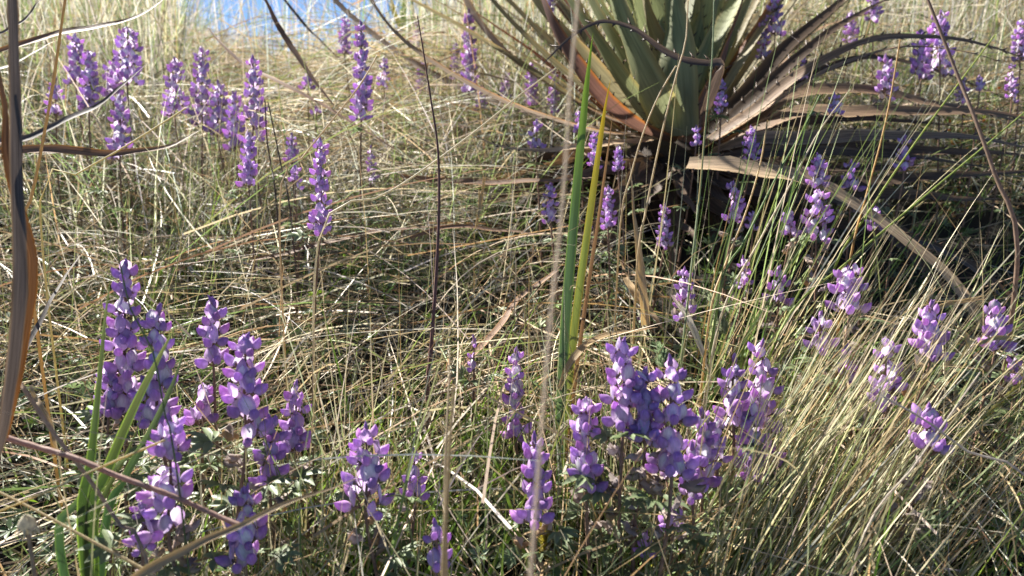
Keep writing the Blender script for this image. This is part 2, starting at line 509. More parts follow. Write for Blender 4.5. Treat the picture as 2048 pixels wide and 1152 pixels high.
puya = empty('puya', tuple(ORIG))
puya.location.z = float(soil(ORIG[0], ORIG[1]))
PB = np.array(puya.location)
AX = ORIG + np.array([.02, .10, .62])
tag(puya, 'large spiny rosette of long green and brown leaves with dead drooping outer ones', 'puya')
GREEN = dict(base=(.20, .21, .13), mid=(.23, .25, .13), edge=(.36, .30, .13), tip=(.24, .25, .13))
OLIVE = dict(base=(.23, .21, .14), mid=(.26, .23, .14), edge=(.40, .29, .14), tip=(.28, .22, .14))
RUST = dict(base=(.15, .095, .07), mid=(.15, .085, .068), edge=(.38, .16, .06), tip=(.22, .12, .08))
GREYB = dict(base=(.27, .21, .17), mid=(.31, .25, .20), edge=(.42, .25, .13), tip=(.30, .21, .16))
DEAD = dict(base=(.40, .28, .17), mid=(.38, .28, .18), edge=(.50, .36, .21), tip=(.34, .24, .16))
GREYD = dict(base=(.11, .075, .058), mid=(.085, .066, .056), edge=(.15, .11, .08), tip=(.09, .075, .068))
LIMP = dict(base=(.17, .11, .07), mid=(.26, .17, .105), edge=(.50, .34, .20), tip=(.27, .18, .12))  # pale edges paint the sunlit rims, the browner middle paints the shaded face
DARK = dict(base=(.06, .04, .028), mid=(.10, .068, .046), edge=(.17, .115, .07), tip=(.17, .12, .085))  # dead leaf colour darkened to paint the deep shade below the rosette


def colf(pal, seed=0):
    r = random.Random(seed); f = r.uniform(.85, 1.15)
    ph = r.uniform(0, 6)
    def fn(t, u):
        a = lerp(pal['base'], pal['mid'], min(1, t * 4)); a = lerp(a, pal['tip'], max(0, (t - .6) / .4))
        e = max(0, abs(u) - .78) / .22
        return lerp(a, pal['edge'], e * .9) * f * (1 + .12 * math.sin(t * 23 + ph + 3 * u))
    return fn


PN = [0]
def puya_leaf(pts, wpx, pal, roll=0., twist=None, channel=.28, spines=True, mat=None, prof=(.85, 1, .97, .86, .7, .5, .3, .06), spacing=.028, pts3=None, wid=None, hint=None, nseg=26, ext=0., ragged=None):
    PN[0] += 1; sd_ = PN[0]
    if twist is None: twist = random.uniform(-.5, .5) if mat is M_dead else 0.
    if ragged is None: ragged = .07 if mat is M_dead else 0.
    path = list(pts3) if pts3 is not None else [at(*p) for p in pts]
    if ext: path.append(path[-1] + (path[-1] - path[-2]) * ext)
    wm = wid if wid is not None else wpx / FPX * np.mean([p[2] for p in pts])
    hf = hint or (lambda p: AX - p)
    V, F, C, uv, fr = ribbon(path, [wm * q for q in prof], hf, colf(pal, sd_), nseg=nseg, roll=roll, twist=twist, channel=channel, seed=sd_, ragged=ragged, crinkle=.0019 if mat is M_dead else .0012)
    o = obj('leaf', mesh_np('leaf', rel(V, PB), F, C, uv, [mat or M_puya]), puya)
    if spines:
        P, T, S2, N2, wd = fr
        ln = np.r_[0, np.cumsum(np.linalg.norm(np.diff(P, axis=0), axis=1))]
        s = Soup(); r = random.Random(sd_)
        for sg in (-1, 1):
            q = spacing * r.random()
            while q < ln[-1] * .97:
                k = np.interp(q, ln, np.arange(len(ln))); i = int(k)
                f_ = k - i; i2 = min(i + 1, len(ln) - 1)
                p = P[i] * (1 - f_) + P[i2] * f_; wv = wd[i] * (1 - f_) + wd[i2] * f_
                e = p + S2[i] * sg * wv * .5 * .97 + N2[i] * channel * wv * .5
                h_ = .0078 * r.uniform(.7, 1.2)
                tipp = e + S2[i] * sg * h_ + T[i] * h_ * .7 + N2[i] * h_ * .2
                a = T[i] * .0024; b = N2[i] * .0011
                s.add(rel([e - a, e + a, e + b, tipp], PB), [(0, 1, 3), (1, 2, 3), (2, 0, 3)], (.06, .035, .02))
                q += spacing * r.uniform(.75, 1.3)
        if s.n:
            so = obj('spines', s.mesh('spines', [M_spine]), o); so['kind'] = 'stuff'
    return o


# left outer leaves
puya_leaf([(1290, 275, 1.30), (1180, 262, 1.24), (1090, 238, 1.2), (1000, 205, 1.17), (890, 145, 1.16), (800, 78, 1.17), (740, 0, 1.2), (700, -90, 1.24)], 48, GREYB, roll=.3, ext=2.2)
puya_leaf([(1290, 270, 1.42), (1150, 255, 1.46), (1040, 225, 1.5), (930, 185, 1.54), (830, 130, 1.56), (750, 75, 1.6), (680, 15, 1.64), (620, -60, 1.7)], 38, GREYB, roll=.25, ext=2.2)
puya_leaf([(1290, 262, 1.36), (1190, 225, 1.36), (1070, 155, 1.38), (990, 90, 1.42), (935, 10, 1.46), (900, -80, 1.5)], 45, GREYB, roll=.25, ext=2.2)
puya_leaf([(1300, 262, 1.32), (1230, 225, 1.28), (1130, 145, 1.27), (1040, 65, 1.28), (975, -5, 1.3), (920, -90, 1.34)], 42, OLIVE, roll=.12, ext=2.2)
puya_leaf([(1300, 255, 1.4), (1230, 210, 1.42), (1110, 100, 1.46), (1010, 0, 1.5), (950, -80, 1.54)], 40, OLIVE, roll=.12, ext=2.2)
puya_leaf([(1310, 258, 1.3), (1240, 200, 1.27), (1160, 110, 1.25), (1080, 20, 1.26), (1020, -70, 1.28)], 65, OLIVE, roll=.05, ext=2.2)
puya_leaf([(1345, 285, 1.24), (1275, 255, 1.17), (1205, 200, 1.12), (1145, 120, 1.1), (1100, 45, 1.1), (1078, -20, 1.12), (1065, -80, 1.15)], 52, RUST, roll=.1, ext=2.2)
# green heart
puya_leaf([(1330, 268, 1.26), (1275, 215, 1.22), (1205, 110, 1.2), (1135, 0, 1.22), (1095, -90, 1.25)], 62, GREEN, roll=.15, ext=2.2)
puya_leaf([(1325, 262, 1.30), (1290, 205, 1.27), (1230, 100, 1.26), (1175, 0, 1.28), (1135, -100, 1.3)], 72, GREEN, ext=2.2)
puya_leaf([(1345, 270, 1.22), (1310, 205, 1.18), (1265, 110, 1.17), (1225, 0, 1.19), (1200, -110, 1.22)], 84, GREEN, ext=2.2)
puya_leaf([(1350, 268, 1.25), (1330, 200, 1.22), (1305, 100, 1.22), (1285, 0, 1.24), (1270, -120, 1.28)], 84, OLIVE, ext=2.2)
puya_leaf([(1362, 272, 1.2), (1352, 200, 1.17), (1345, 100, 1.16), (1335, 0, 1.18), (1330, -120, 1.22)], 84, GREEN, ext=2.2)
puya_leaf([(1368, 268, 1.24), (1375, 190, 1.21), (1385, 95, 1.21), (1395, 0, 1.23), (1405, -120, 1.26)], 80, GREEN, ext=2.2)
puya_leaf([(1375, 272, 1.21), (1395, 195, 1.18), (1418, 100, 1.18), (1440, 0, 1.2), (1460, -110, 1.22)], 66, GREEN, ext=2.2)
for (a, b, c, d) in [(1290, 1190, 1.38, 56), (1330, 1265, 1.42, 66), (1350, 1320, 1.45, 70), (1372, 1375, 1.44, 70), (1390, 1430, 1.42, 60), (1400, 1475, 1.38, 52), (1310, 1220, 1.46, 60)]:
    puya_leaf([(1345, 265, 1.36), (a, 150, c), (b, 0, c + .06), (b + (b - a) * .5, -110, c + .1)], d, GREEN, ext=2.2)
# right side
puya_leaf([(1375, 285, 1.22), (1410, 215, 1.18), (1450, 110, 1.18), (1485, 20, 1.2), (1510, -60, 1.22)], 52, RUST, roll=-.05)
puya_leaf([(1390, 280, 1.3), (1450, 190, 1.3), (1520, 70, 1.33), (1570, -10, 1.36), (1610, -80, 1.4)], 52, OLIVE, roll=-.05)
puya_leaf([(1385, 275, 1.38), (1430, 170, 1.42), (1500, 30, 1.46), (1540, -60, 1.5)], 50, OLIVE, roll=-.05)
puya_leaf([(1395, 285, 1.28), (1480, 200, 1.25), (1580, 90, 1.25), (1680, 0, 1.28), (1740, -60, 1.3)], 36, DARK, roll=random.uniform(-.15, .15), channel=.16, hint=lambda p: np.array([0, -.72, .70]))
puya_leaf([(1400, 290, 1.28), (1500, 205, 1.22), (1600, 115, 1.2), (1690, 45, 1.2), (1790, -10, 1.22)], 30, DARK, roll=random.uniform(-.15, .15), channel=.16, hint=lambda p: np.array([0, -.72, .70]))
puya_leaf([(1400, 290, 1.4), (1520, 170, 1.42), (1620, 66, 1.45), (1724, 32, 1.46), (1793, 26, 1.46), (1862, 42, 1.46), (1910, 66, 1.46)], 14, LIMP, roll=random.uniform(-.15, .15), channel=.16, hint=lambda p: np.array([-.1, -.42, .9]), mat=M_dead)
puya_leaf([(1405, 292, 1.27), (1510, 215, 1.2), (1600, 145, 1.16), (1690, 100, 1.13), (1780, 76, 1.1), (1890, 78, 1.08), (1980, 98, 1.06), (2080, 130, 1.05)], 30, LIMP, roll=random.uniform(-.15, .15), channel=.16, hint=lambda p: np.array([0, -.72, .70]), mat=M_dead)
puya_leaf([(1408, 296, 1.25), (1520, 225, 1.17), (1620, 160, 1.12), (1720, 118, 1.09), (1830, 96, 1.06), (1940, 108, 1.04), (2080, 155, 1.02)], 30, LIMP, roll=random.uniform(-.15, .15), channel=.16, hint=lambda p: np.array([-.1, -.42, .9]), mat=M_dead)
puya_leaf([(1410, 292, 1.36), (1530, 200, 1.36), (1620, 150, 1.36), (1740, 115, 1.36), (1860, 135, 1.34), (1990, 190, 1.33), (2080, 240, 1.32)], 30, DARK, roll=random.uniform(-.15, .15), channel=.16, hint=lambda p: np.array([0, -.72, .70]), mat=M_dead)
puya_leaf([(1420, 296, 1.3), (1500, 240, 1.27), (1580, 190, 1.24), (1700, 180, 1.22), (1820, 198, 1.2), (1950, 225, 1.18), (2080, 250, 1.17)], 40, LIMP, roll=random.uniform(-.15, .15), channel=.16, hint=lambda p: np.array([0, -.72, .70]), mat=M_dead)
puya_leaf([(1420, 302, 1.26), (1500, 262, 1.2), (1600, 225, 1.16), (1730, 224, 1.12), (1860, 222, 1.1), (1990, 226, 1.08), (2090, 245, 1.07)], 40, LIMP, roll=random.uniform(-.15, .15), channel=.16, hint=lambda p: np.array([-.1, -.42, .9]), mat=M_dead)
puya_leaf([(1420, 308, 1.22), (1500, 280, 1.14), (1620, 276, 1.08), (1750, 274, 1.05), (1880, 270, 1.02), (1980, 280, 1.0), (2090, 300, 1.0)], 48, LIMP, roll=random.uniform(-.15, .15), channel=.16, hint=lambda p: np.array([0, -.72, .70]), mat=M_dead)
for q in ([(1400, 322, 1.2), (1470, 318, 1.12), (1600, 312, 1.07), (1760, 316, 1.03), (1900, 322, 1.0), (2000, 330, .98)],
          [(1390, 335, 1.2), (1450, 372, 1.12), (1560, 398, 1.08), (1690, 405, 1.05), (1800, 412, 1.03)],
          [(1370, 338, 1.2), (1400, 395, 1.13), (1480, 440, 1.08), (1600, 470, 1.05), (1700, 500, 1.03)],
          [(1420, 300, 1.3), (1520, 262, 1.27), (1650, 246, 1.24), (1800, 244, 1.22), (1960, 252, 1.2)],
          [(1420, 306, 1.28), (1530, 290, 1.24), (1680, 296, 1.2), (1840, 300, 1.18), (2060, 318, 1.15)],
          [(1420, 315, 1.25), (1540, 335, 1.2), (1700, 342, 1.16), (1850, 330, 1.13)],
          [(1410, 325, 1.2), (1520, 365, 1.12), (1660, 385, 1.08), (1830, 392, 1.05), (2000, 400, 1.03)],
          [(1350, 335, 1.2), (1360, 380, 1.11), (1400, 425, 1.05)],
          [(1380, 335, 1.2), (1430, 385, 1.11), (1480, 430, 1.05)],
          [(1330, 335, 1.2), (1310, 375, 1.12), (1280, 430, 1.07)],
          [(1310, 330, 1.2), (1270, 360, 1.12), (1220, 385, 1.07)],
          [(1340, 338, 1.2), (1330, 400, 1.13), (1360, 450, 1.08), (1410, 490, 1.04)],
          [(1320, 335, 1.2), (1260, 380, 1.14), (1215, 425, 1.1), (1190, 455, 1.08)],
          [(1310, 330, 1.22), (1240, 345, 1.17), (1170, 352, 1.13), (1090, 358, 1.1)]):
    puya_leaf(q, 44, DARK, roll=random.uniform(-.2, .2), channel=.35, hint=lambda p: np.array([0, -.72, .70]), mat=M_dead)  # most of these dark leaves are added to fill the shade below the rosette
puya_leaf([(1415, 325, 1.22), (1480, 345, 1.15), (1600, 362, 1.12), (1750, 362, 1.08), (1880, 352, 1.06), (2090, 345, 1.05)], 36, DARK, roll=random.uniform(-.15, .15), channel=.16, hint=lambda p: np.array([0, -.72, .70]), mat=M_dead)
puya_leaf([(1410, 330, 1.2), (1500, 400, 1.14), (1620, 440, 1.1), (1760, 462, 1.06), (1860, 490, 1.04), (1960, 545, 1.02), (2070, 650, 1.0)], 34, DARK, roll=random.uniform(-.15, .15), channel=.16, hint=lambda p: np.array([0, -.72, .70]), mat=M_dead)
o = puya_leaf([(1376, 328, 1.06), (1440, 332, 1.03), (1520, 344, 1.0), (1610, 368, .97), (1740, 424, .93), (1850, 500, .89), (1920, 580, .86), (1975, 665, .83), (2050, 760, .82)], 42, DEAD, roll=-1.0, twist=.5, mat=M_dead,
              prof=(.8, 1, .95, .8, .6, .55, .52, .45, .3), hint=lambda p: np.array([.1, .1, 1.0]))
o['label'] = 'sunlit tan dead leaf arching down to the right'
# curled one crossing the heart
o = puya_leaf([(1392, 262, 1.12), (1412, 215, 1.06), (1436, 150, 1.03), (1446, 122, 1.01), (1420, 127, 1.0), (1370, 121, .99), (1320, 98, .98), (1275, 66, .97), (1230, 48, .96), (1190, 47, .95), (1140, 78, .94), (1080, 132, .93)], 19, GREYD,
              roll=.0, prof=(.9, 1.1, 1.2, 1, .9, .9, .8, .6, .4, .3, .06), nseg=44, mat=M_dead, hint=lambda p: np.array([.15, -.85, .45]))
o['label'] = 'grey brown leaf that folds over and curls to a thin tip'
# bright low leaf on the left
o = puya_leaf([(1320, 278, 1.25), (1240, 286, 1.18), (1150, 296, 1.13), (1060, 302, 1.1), (990, 292, 1.08), (940, 270, 1.07)], 26, DEAD, roll=.35, mat=M_dead, hint=lambda p: np.array([-.2, -.1, 1.0]))
# hidden back half of the rosette and the dead skirt
for k in range(26):
    a = R(20) + k * R(140) / 25 + random.uniform(-.1, .1); e = random.uniform(.5, 1.35); l = random.uniform(.5, .8)
    d0 = np.array([math.cos(a) * math.cos(e), math.sin(a) * math.cos(e), math.sin(e)]); b0 = ORIG + np.array([math.cos(a) * .03, math.sin(a) * .03, 0])
    pp = [b0 + d0 * l * t + np.array([math.cos(a), math.sin(a), -.5]) * (.12 * l * t * t) for t in (0, .35, .7, 1)]
    puya_leaf(None, None, random.choice([GREEN, OLIVE, OLIVE, RUST]), pts3=pp, wid=.048, spacing=.04, nseg=14)
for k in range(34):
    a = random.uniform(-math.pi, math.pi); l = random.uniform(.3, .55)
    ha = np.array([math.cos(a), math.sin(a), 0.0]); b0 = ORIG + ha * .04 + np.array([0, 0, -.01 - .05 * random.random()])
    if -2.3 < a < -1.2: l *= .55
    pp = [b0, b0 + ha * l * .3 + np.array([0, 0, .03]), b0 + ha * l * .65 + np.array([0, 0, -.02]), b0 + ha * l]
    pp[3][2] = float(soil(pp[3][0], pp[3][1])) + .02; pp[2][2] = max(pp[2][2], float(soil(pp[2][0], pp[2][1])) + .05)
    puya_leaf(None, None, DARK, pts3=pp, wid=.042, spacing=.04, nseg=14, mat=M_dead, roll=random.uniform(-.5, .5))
s = Soup()
s.tube(catmull([PB + [0, 0, -.02], PB + [0, .01, .06], ORIG + [0, .03, .06]], 8), [.15, .145, .135, .125, .115, .10, .07, .02], (.04, .028, .02), 14)  # mound widened and coloured near black to deepen the shade under the rosette
obj('trunk', (lambda m: m)(s.mesh('trunk', [M_stem])), puya).location = -Vector(PB)

# tussock at the lower right: one clump with a fan of straw and green blades
def tussock(name, label, base, n, rad, az0, azs, el0, els, l0, l1, wts, w0=.0012, w1=.0024, droop=(.15, .6), mixtip=True, wig=.08):
    x = base[0] + rng.normal(0, rad, n); y = base[1] + rng.normal(0, rad, n)
    P0 = np.stack([x, y, soil(x, y)], -1)
    cc = pick_cols(n, wts) * np.array([1.15, 1.2, 1.0])
    b = blades(P0, dirs(az0 + rng.normal(0, azs, n), np.clip(el0 + rng.normal(0, els, n), .12, 1.5)), rng.uniform(l0, l1, n), rng.uniform(droop[0], droop[1], n), rng.uniform(w0, w1, n), 8, cc,
               wig=wig, tipcol=pick_cols(n, [30, 20, 14, 8, 3, 8, 2, 4, 6, 0]) if mixtip else None)
    t = empty(name, (float(base[0]), float(base[1]), float(soil(base[0], base[1]))))
    o = obj('blades', mesh_np('blades', rel(b[0], t.location), b[1], b[2], mats=[M_grass]), t); o['kind'] = 'stuff'
    tag(t, label, 'grass tussock', 'grass tussocks')
    return t


tussock('grass_tussock', 'dense straw and green tussock fanning up to the right in the lower right corner area', at(1440, 1175, .60), 560, .045, .50, .15, .84, .12, .18, .44, [26, 18, 10, 4, 2, 26, 16, 4, 5, 1], .0011, .0021, (.08, .4), wig=.04)
tussock('grass_tussock', 'loose straw tussock lying to the right below the lowest right lupine', at(1760, 1180, .60), 210, .07, .55, .35, .60, .28, .15, .40, [22, 14, 12, 10, 8, 14, 14, 6, 5, 2])
tussock('grass_tussock', 'tall green rush clump rising in front of the dead puya leaves', at(1400, 760, .82), 60, .04, .75, .32, 1.05, .14, .32, .55, [8, 6, 3, 2, 2, 34, 30, 4, 4, 0], .0016, .0026, (.05, .3), False)
tussock('grass_tussock', 'thin green blades leaning right across the right edge', at(1640, 800, .80), 70, .07, .45, .3, .75, .2, .3, .5, [10, 8, 4, 3, 2, 34, 24, 4, 4, 0], .0013, .0022, (.1, .4), False)
tussock('grass_tussock', 'upright green and straw clump among the lupines at the bottom centre', at(1290, 1160, .62), 150, .06, 1.2, .8, 1.25, .16, .14, .30, [14, 8, 10, 5, 4, 26, 22, 4, 6, 1])
tussock('grass_tussock', 'tuft of fine olive stems at the bottom left of centre', at(640, 1160, .60), 170, .08, 1.9, .9, 1.2, .2, .12, .30, [16, 8, 10, 6, 5, 24, 20, 4, 6, 1])
tussock('grass_tussock', 'thin tall dark green tuft behind the twin white tipped lupines on the left', at(330, 560, .95), 60, .10, 1.4, .6, 1.2, .2, .25, .45, [6, 4, 4, 4, 4, 30, 34, 3, 3, 2], .0012, .0019)
tussock('grass_tussock', 'fine green and straw tuft hiding the feet of the dark green sword leaves', at(190, 1185, .50), 130, .06, 1.5, 1.0, 1.05, .3, .08, .20, [16, 10, 12, 8, 5, 22, 20, 4, 6, 2])


# ------------------------------------------------------------------ lupines
CW = (np.array([.88, .74, .90]), np.array([.60, .32, .71]))        # pouch: base and tip colours


def wings_mesh(name, nt_=9, ns=10, wob=0., seed=0):
    r = np.random.default_rng(seed); s = Soup()
    t = np.linspace(0, 1, nt_); th = np.linspace(0, 2 * math.pi, ns, endpoint=False)
    V, C = [], []
    for a in t:
        c = np.array([0, .12 + .88 * a, .02 * a + .26 * a ** 2.2])
        k = max(.02, math.sin(math.pi * min(1, (a ** .85 * .95 + .05))) ** .75)
        if a == 1: k = .05
        tv = unit(np.array([0, .88, .02 + .57 * a ** 1.2])); up = np.array([0, -tv[2], tv[1]])
        for q in th:
            seam = 1 - .22 * abs(math.sin(q)) ** 10
            p = c + np.array([1, 0, 0]) * math.cos(q) * .25 * k * (1 + wob * r.normal()) + up * math.sin(q) * .33 * k * seam * (1 + wob * r.normal())
            V.append(p); C.append(lerp(CW[0], CW[1], min(1, a * 1.5) ** .8) * (1.08 - .14 * abs(math.sin(3 * q))))
    i, j = np.meshgrid(np.arange(nt_ - 1), np.arange(ns), indexing='ij')
    F = np.stack([i * ns + j, i * ns + (j + 1) % ns, (i + 1) * ns + (j + 1) % ns, (i + 1) * ns + j], -1).reshape(-1, 4)
    s.add(V, F, np.array(C), m=0)
    # pedicel and calyx
    s.tube([(0, -.32, -.12), (0, -.12, -.06), (0, .06, 0)], [.045, .045, .06], (.26, .15, .10), 5, 1)
    s.tube([(0, .0, 0), (0, .12, .02), (0, .34, .0)], [.05, .15, .12], (.30, .20, .15), 6, 1)
    return s, name


def banner_arrays(nu=6, nv=6, white=1., fold=.5, open_=1., seed=0):
    r = np.random.default_rng(seed)
    V, C = [], []
    for v in np.sin(np.linspace(0, 1, nv + 1) * math.pi / 2):
        hw = .47 * math.sqrt(max(.002, 1 - (abs(v - .56) / (.44 if v > .56 else .60)) ** 2.2))
        for u in np.linspace(-1, 1, nu + 1):
            y = .14 + .46 * v * open_ - .44 * v * v - fold * abs(u) ** 1.5 * hw
            z = .06 + 1.06 * v - .12 * abs(u) * v
            V.append((u * hw * .92, y + r.normal(0, .012), z))
            c = lerp((.80, .60, .87), (.63, .37, .75), v)
            wt = white * max(0, 1 - (abs(u) / .72) ** 3) * max(0, min(1, (v - .05) / .2)) * max(0, min(1, (.98 - v) / .3))
            C.append(lerp(c, (.88, .86, .90), min(1, wt)))
    k = nu + 1; i, j = np.meshgrid(np.arange(nv), np.arange(nu), indexing='ij')
    F = np.stack([i * k + j, i * k + j + 1, (i + 1) * k + j + 1, (i + 1) * k + j], -1).reshape(-1, 4)
    return np.array(V), F, np.array(C)


WING = []
for q in range(3):
    s, nm = wings_mesh('flower', 9, 10, .03 * q, q); WING.append(s.mesh('flower', [M_petal, M_calyx]))
BAN = {}
for kind, (wh, fo, op) in dict(white=(1.3, .30, 1.0), pale=(.65, .4, 1.0), purple=(.15, .55, .9)).items():
    V, F, C = banner_arrays(8, 8, wh, fo, op, 3); BAN[kind] = mesh_np('banner_petal', V, F, C, mats=[M_petal])
FAR = {}
for kind, (wh, fo, op) in dict(white=(1.3, .30, 1.0), pale=(.65, .4, 1.0), purple=(.15, .55, .9)).items():
    s, nm = wings_mesh('flower', 5, 6); V, F, C = banner_arrays(4, 4, wh, fo, op, 5); s.add(V, F, C); FAR[kind] = s.mesh('flower', [M_petal, M_calyx])
s = Soup()
s.tube([(0, -.2, 0), (0, 0, .02), (0, .25, .12), (0, .5, .30), (0, .72, .5)], [.04, .13, .17, .14, .02], np.repeat(np.array([[.30, .18, .13], [.33, .2, .16], [.33, .18, .30], [.36, .18, .45], [.4, .22, .5]]), 6, 0), 6)
BUD = s.mesh('bud', [M_calyx])
WIT = []
for q in range(3):
    r = np.random.default_rng(40 + q); s = Soup()
    V, F, uv = tube_arrays([(0, -.2, -.1), (0, .05, -.05), (0, .25, -.1), (0, .5, -.14), (0, .75, -.05), (0, .95, .1)], [.05, .15, .24, .22, .17, .05], 7)
    V = V + r.normal(0, .05, V.shape); V[:, 0] *= .7
    s.add(V, F, lerp((.46, .33, .19), (.42, .38, .44), q * .35) * (1 + .25 * r.normal(0, 1, (len(V), 1)).clip(-1, 1)), uv)
    for e in range(3):
        p = r.normal(0, .12, (4, 3)) + [[-.2, .4, .1], [.2, .4, .1], [.15, .8, .35], [-.15, .85, .3]]
        s.add(p, [(0, 1, 2, 3)], (.48, .40, .36))
    WIT.append(s.mesh('withered_flower', [M_wither]))
LEAFM = []
for q in range(2):
    r = random.Random(q); s = Soup()
    s.tube(catmull([(0, 0, 0), (0, .35, .18), (0, .8, .32)], 5), [.02, .018, .016, .015, .014], (.22, .17, .10), 4)
    for k in range(7):
        a = (k - 3) * .62 + r.uniform(-.1, .1); dr = np.array([math.sin(a), math.cos(a), r.uniform(-.1, .15)]); sd_ = np.array([math.cos(a), -math.sin(a), 0])
        l = (.62 - .05 * abs(k - 3)) * r.uniform(.85, 1.1); o0 = np.array([0, .8, .32]); w_ = .085
        V = [o0]
        for t in (.35, .7):
            for uu in (-1, 0, 1):
                V.append(o0 + dr * l * t + sd_ * w_ * uu + np.array([0, 0, .05 * abs(uu) - .12 * t * t]))
        V.append(o0 + dr * l + np.array([0, 0, -.12]))
        s.add(V, [(0, 2, 1, 1), (0, 3, 2, 2), (1, 2, 5, 4), (2, 3, 6, 5), (4, 5, 7, 7), (5, 6, 7, 7)], np.array((.20, .25, .13)) * r.uniform(.8, 1.2))
    LEAFM.append(s.mesh('leaf', [M_ground_leaf]))


def lupine(px, yt, yb, hw, d, label, white=.5, withered=0, bend=0, dens=1., gap=0., tail=0, budtop=2):
    """one flowering stem: (px,yt) top and (px,yb) foot of the raceme in the photograph, hw half width in pixels, d distance"""
    R_ = random.Random(int(px * 31 + yt * 7))
    if d > 1.04 and px < 560: hw *= 1.2; yb += 28
    top = at(px, yt, d); low = at(px, yb, d)
    if d < .8: hw *= 1.12
    hr = max(.012, np.linalg.norm(top - low)); reach = hw / FPX * d
    fl = min(.0150, max(.0088, reach * (.74 if d < .8 else .66)))
    lean = np.array([R_.uniform(-.02, .02) + bend / FPX * d, R_.uniform(-.015, .03), 0])
    foot = np.array([low[0], low[1], 0]) + lean; foot[2] = float(soil(foot[0], foot[1])) - .005
    t = empty('lupine', tuple(foot)); tag(t, label, 'lupine', 'purple lupines flowering in the grass')
    mid = (foot * .45 + low * .55) + np.array([R_.uniform(-.006, .006), R_.uniform(-.006, .006), 0])
    path = catmull([foot, mid, low, (low + top) / 2 + np.array([R_.uniform(-.002, .002), 0, 0]), top], 15)
    s = Soup(); bc = np.array([.24, .145, .10]) * R_.uniform(.8, 1.15)
    big = .0021 if d < .8 else .0019
    s.tube(rel(path, foot), np.linspace(big, .0009, 15), bc, 6)
    obj('stem', s.mesh('stem', [M_stem]), t)
    sp = fl * (1.08 if d < .8 else .90)
    nw = max(1, int(round(hr / sp)))
    near = d < .80
    phi0 = R_.uniform(0, 6.28)
    pl = np.linalg.norm(np.diff(path, axis=0), axis=1); cum = np.r_[0, np.cumsum(pl)]
    def on_path(q):
        return np.array([np.interp(q, cum, path[:, a]) for a in range(3)])
    def put(me, pos, phi, tilt, size, name, parent=t, roll=0.):
        o = obj(name, me, t)
        o.matrix_basis = Matrix.Translation(Vector(pos - foot)) @ Matrix.Rotation(phi - math.pi / 2, 4, 'Z') @ Matrix.Rotation(tilt, 4, 'X') @ Matrix.Rotation(roll, 4, 'Y') @ Matrix.Scale(size, 4)
        return o
    for k in range(nw):
        f = (k + .5) / nw
        base_q = cum[-1] - hr * (1 - f)
        nf = (6 if hw > 40 else 5) if (hw > 26 or d > 1) else 4
        if nw <= 2: nf = 6
        for q in range(nf):
            if R_.random() < .13 + gap: continue
            phi = phi0 + k * .63 + q * 2 * math.pi / nf + R_.uniform(-.22, .22)
            sz = fl * R_.uniform(.85, 1.12) * (1 - .34 * f ** 2)
            ped = max(.002, reach - fl) * R_.uniform(.75, 1.05) * (1.1 - .6 * f)
            if k == 0: ped *= 1.0
            pos = on_path(base_q + R_.uniform(-.35, .35) * sp) + np.array([math.cos(phi), math.sin(phi), .35]) * (ped * .75 + sz * .05)
            tilt = R(R_.uniform(-5, 28) + 22 * f)
            if (f < .12 and withered and R_.random() < .5):
                put(R_.choice(WIT), pos, phi, tilt, sz, 'withered_flower'); continue
            kind = 'white' if R_.random() < (.1 if d < 1.04 else .3) + white * (.4 + f) else ('pale' if R_.random() < (.5 if d < 1.04 else .8) else 'purple')
            if near:
                o = put(R_.choice(WING), pos, phi, tilt, sz, 'flower', roll=R_.uniform(-.3, .3))
                b = obj('banner_petal', BAN[kind], o); b.rotation_euler = (R_.uniform(-.25, .2), 0, R_.uniform(-.2, .2)); k_ = R_.uniform(.85, 1.1); b.scale = (k_, k_, k_)
            else:
                put(FAR[kind], pos, phi, tilt, sz, 'flower', roll=R_.uniform(-.3, .3))
    for q in range(budtop):
        phi = R_.uniform(0, 6.28)
        put(BUD, top + np.array([0, 0, .001 * q]), phi, R(R_.uniform(45, 80)), fl * R_.uniform(.6, .9), 'bud')
    for q in range(withered):
        phi = R_.uniform(0, 6.28); dq = hr + (q + .6) * fl * .55
        pos = on_path(max(.01, cum[-1] - dq)) + np.array([math.cos(phi), math.sin(phi), .1]) * .0055
        put(R_.choice(WIT), pos, phi, R(R_.uniform(-35, 30)), fl * R_.uniform(.7, 1.05), 'withered_flower')
    if d < 1.15:
        for q in range(6 if near else 3):
            phi = R_.uniform(0, 6.28)
            put(R_.choice(LEAFM), on_path(cum[-1] * 0 + (cum[-1] - hr) * R_.uniform(.25, .97)), phi, R(R_.uniform(-5, 35)), R_.uniform(.024, .038), 'leaf')
    return t


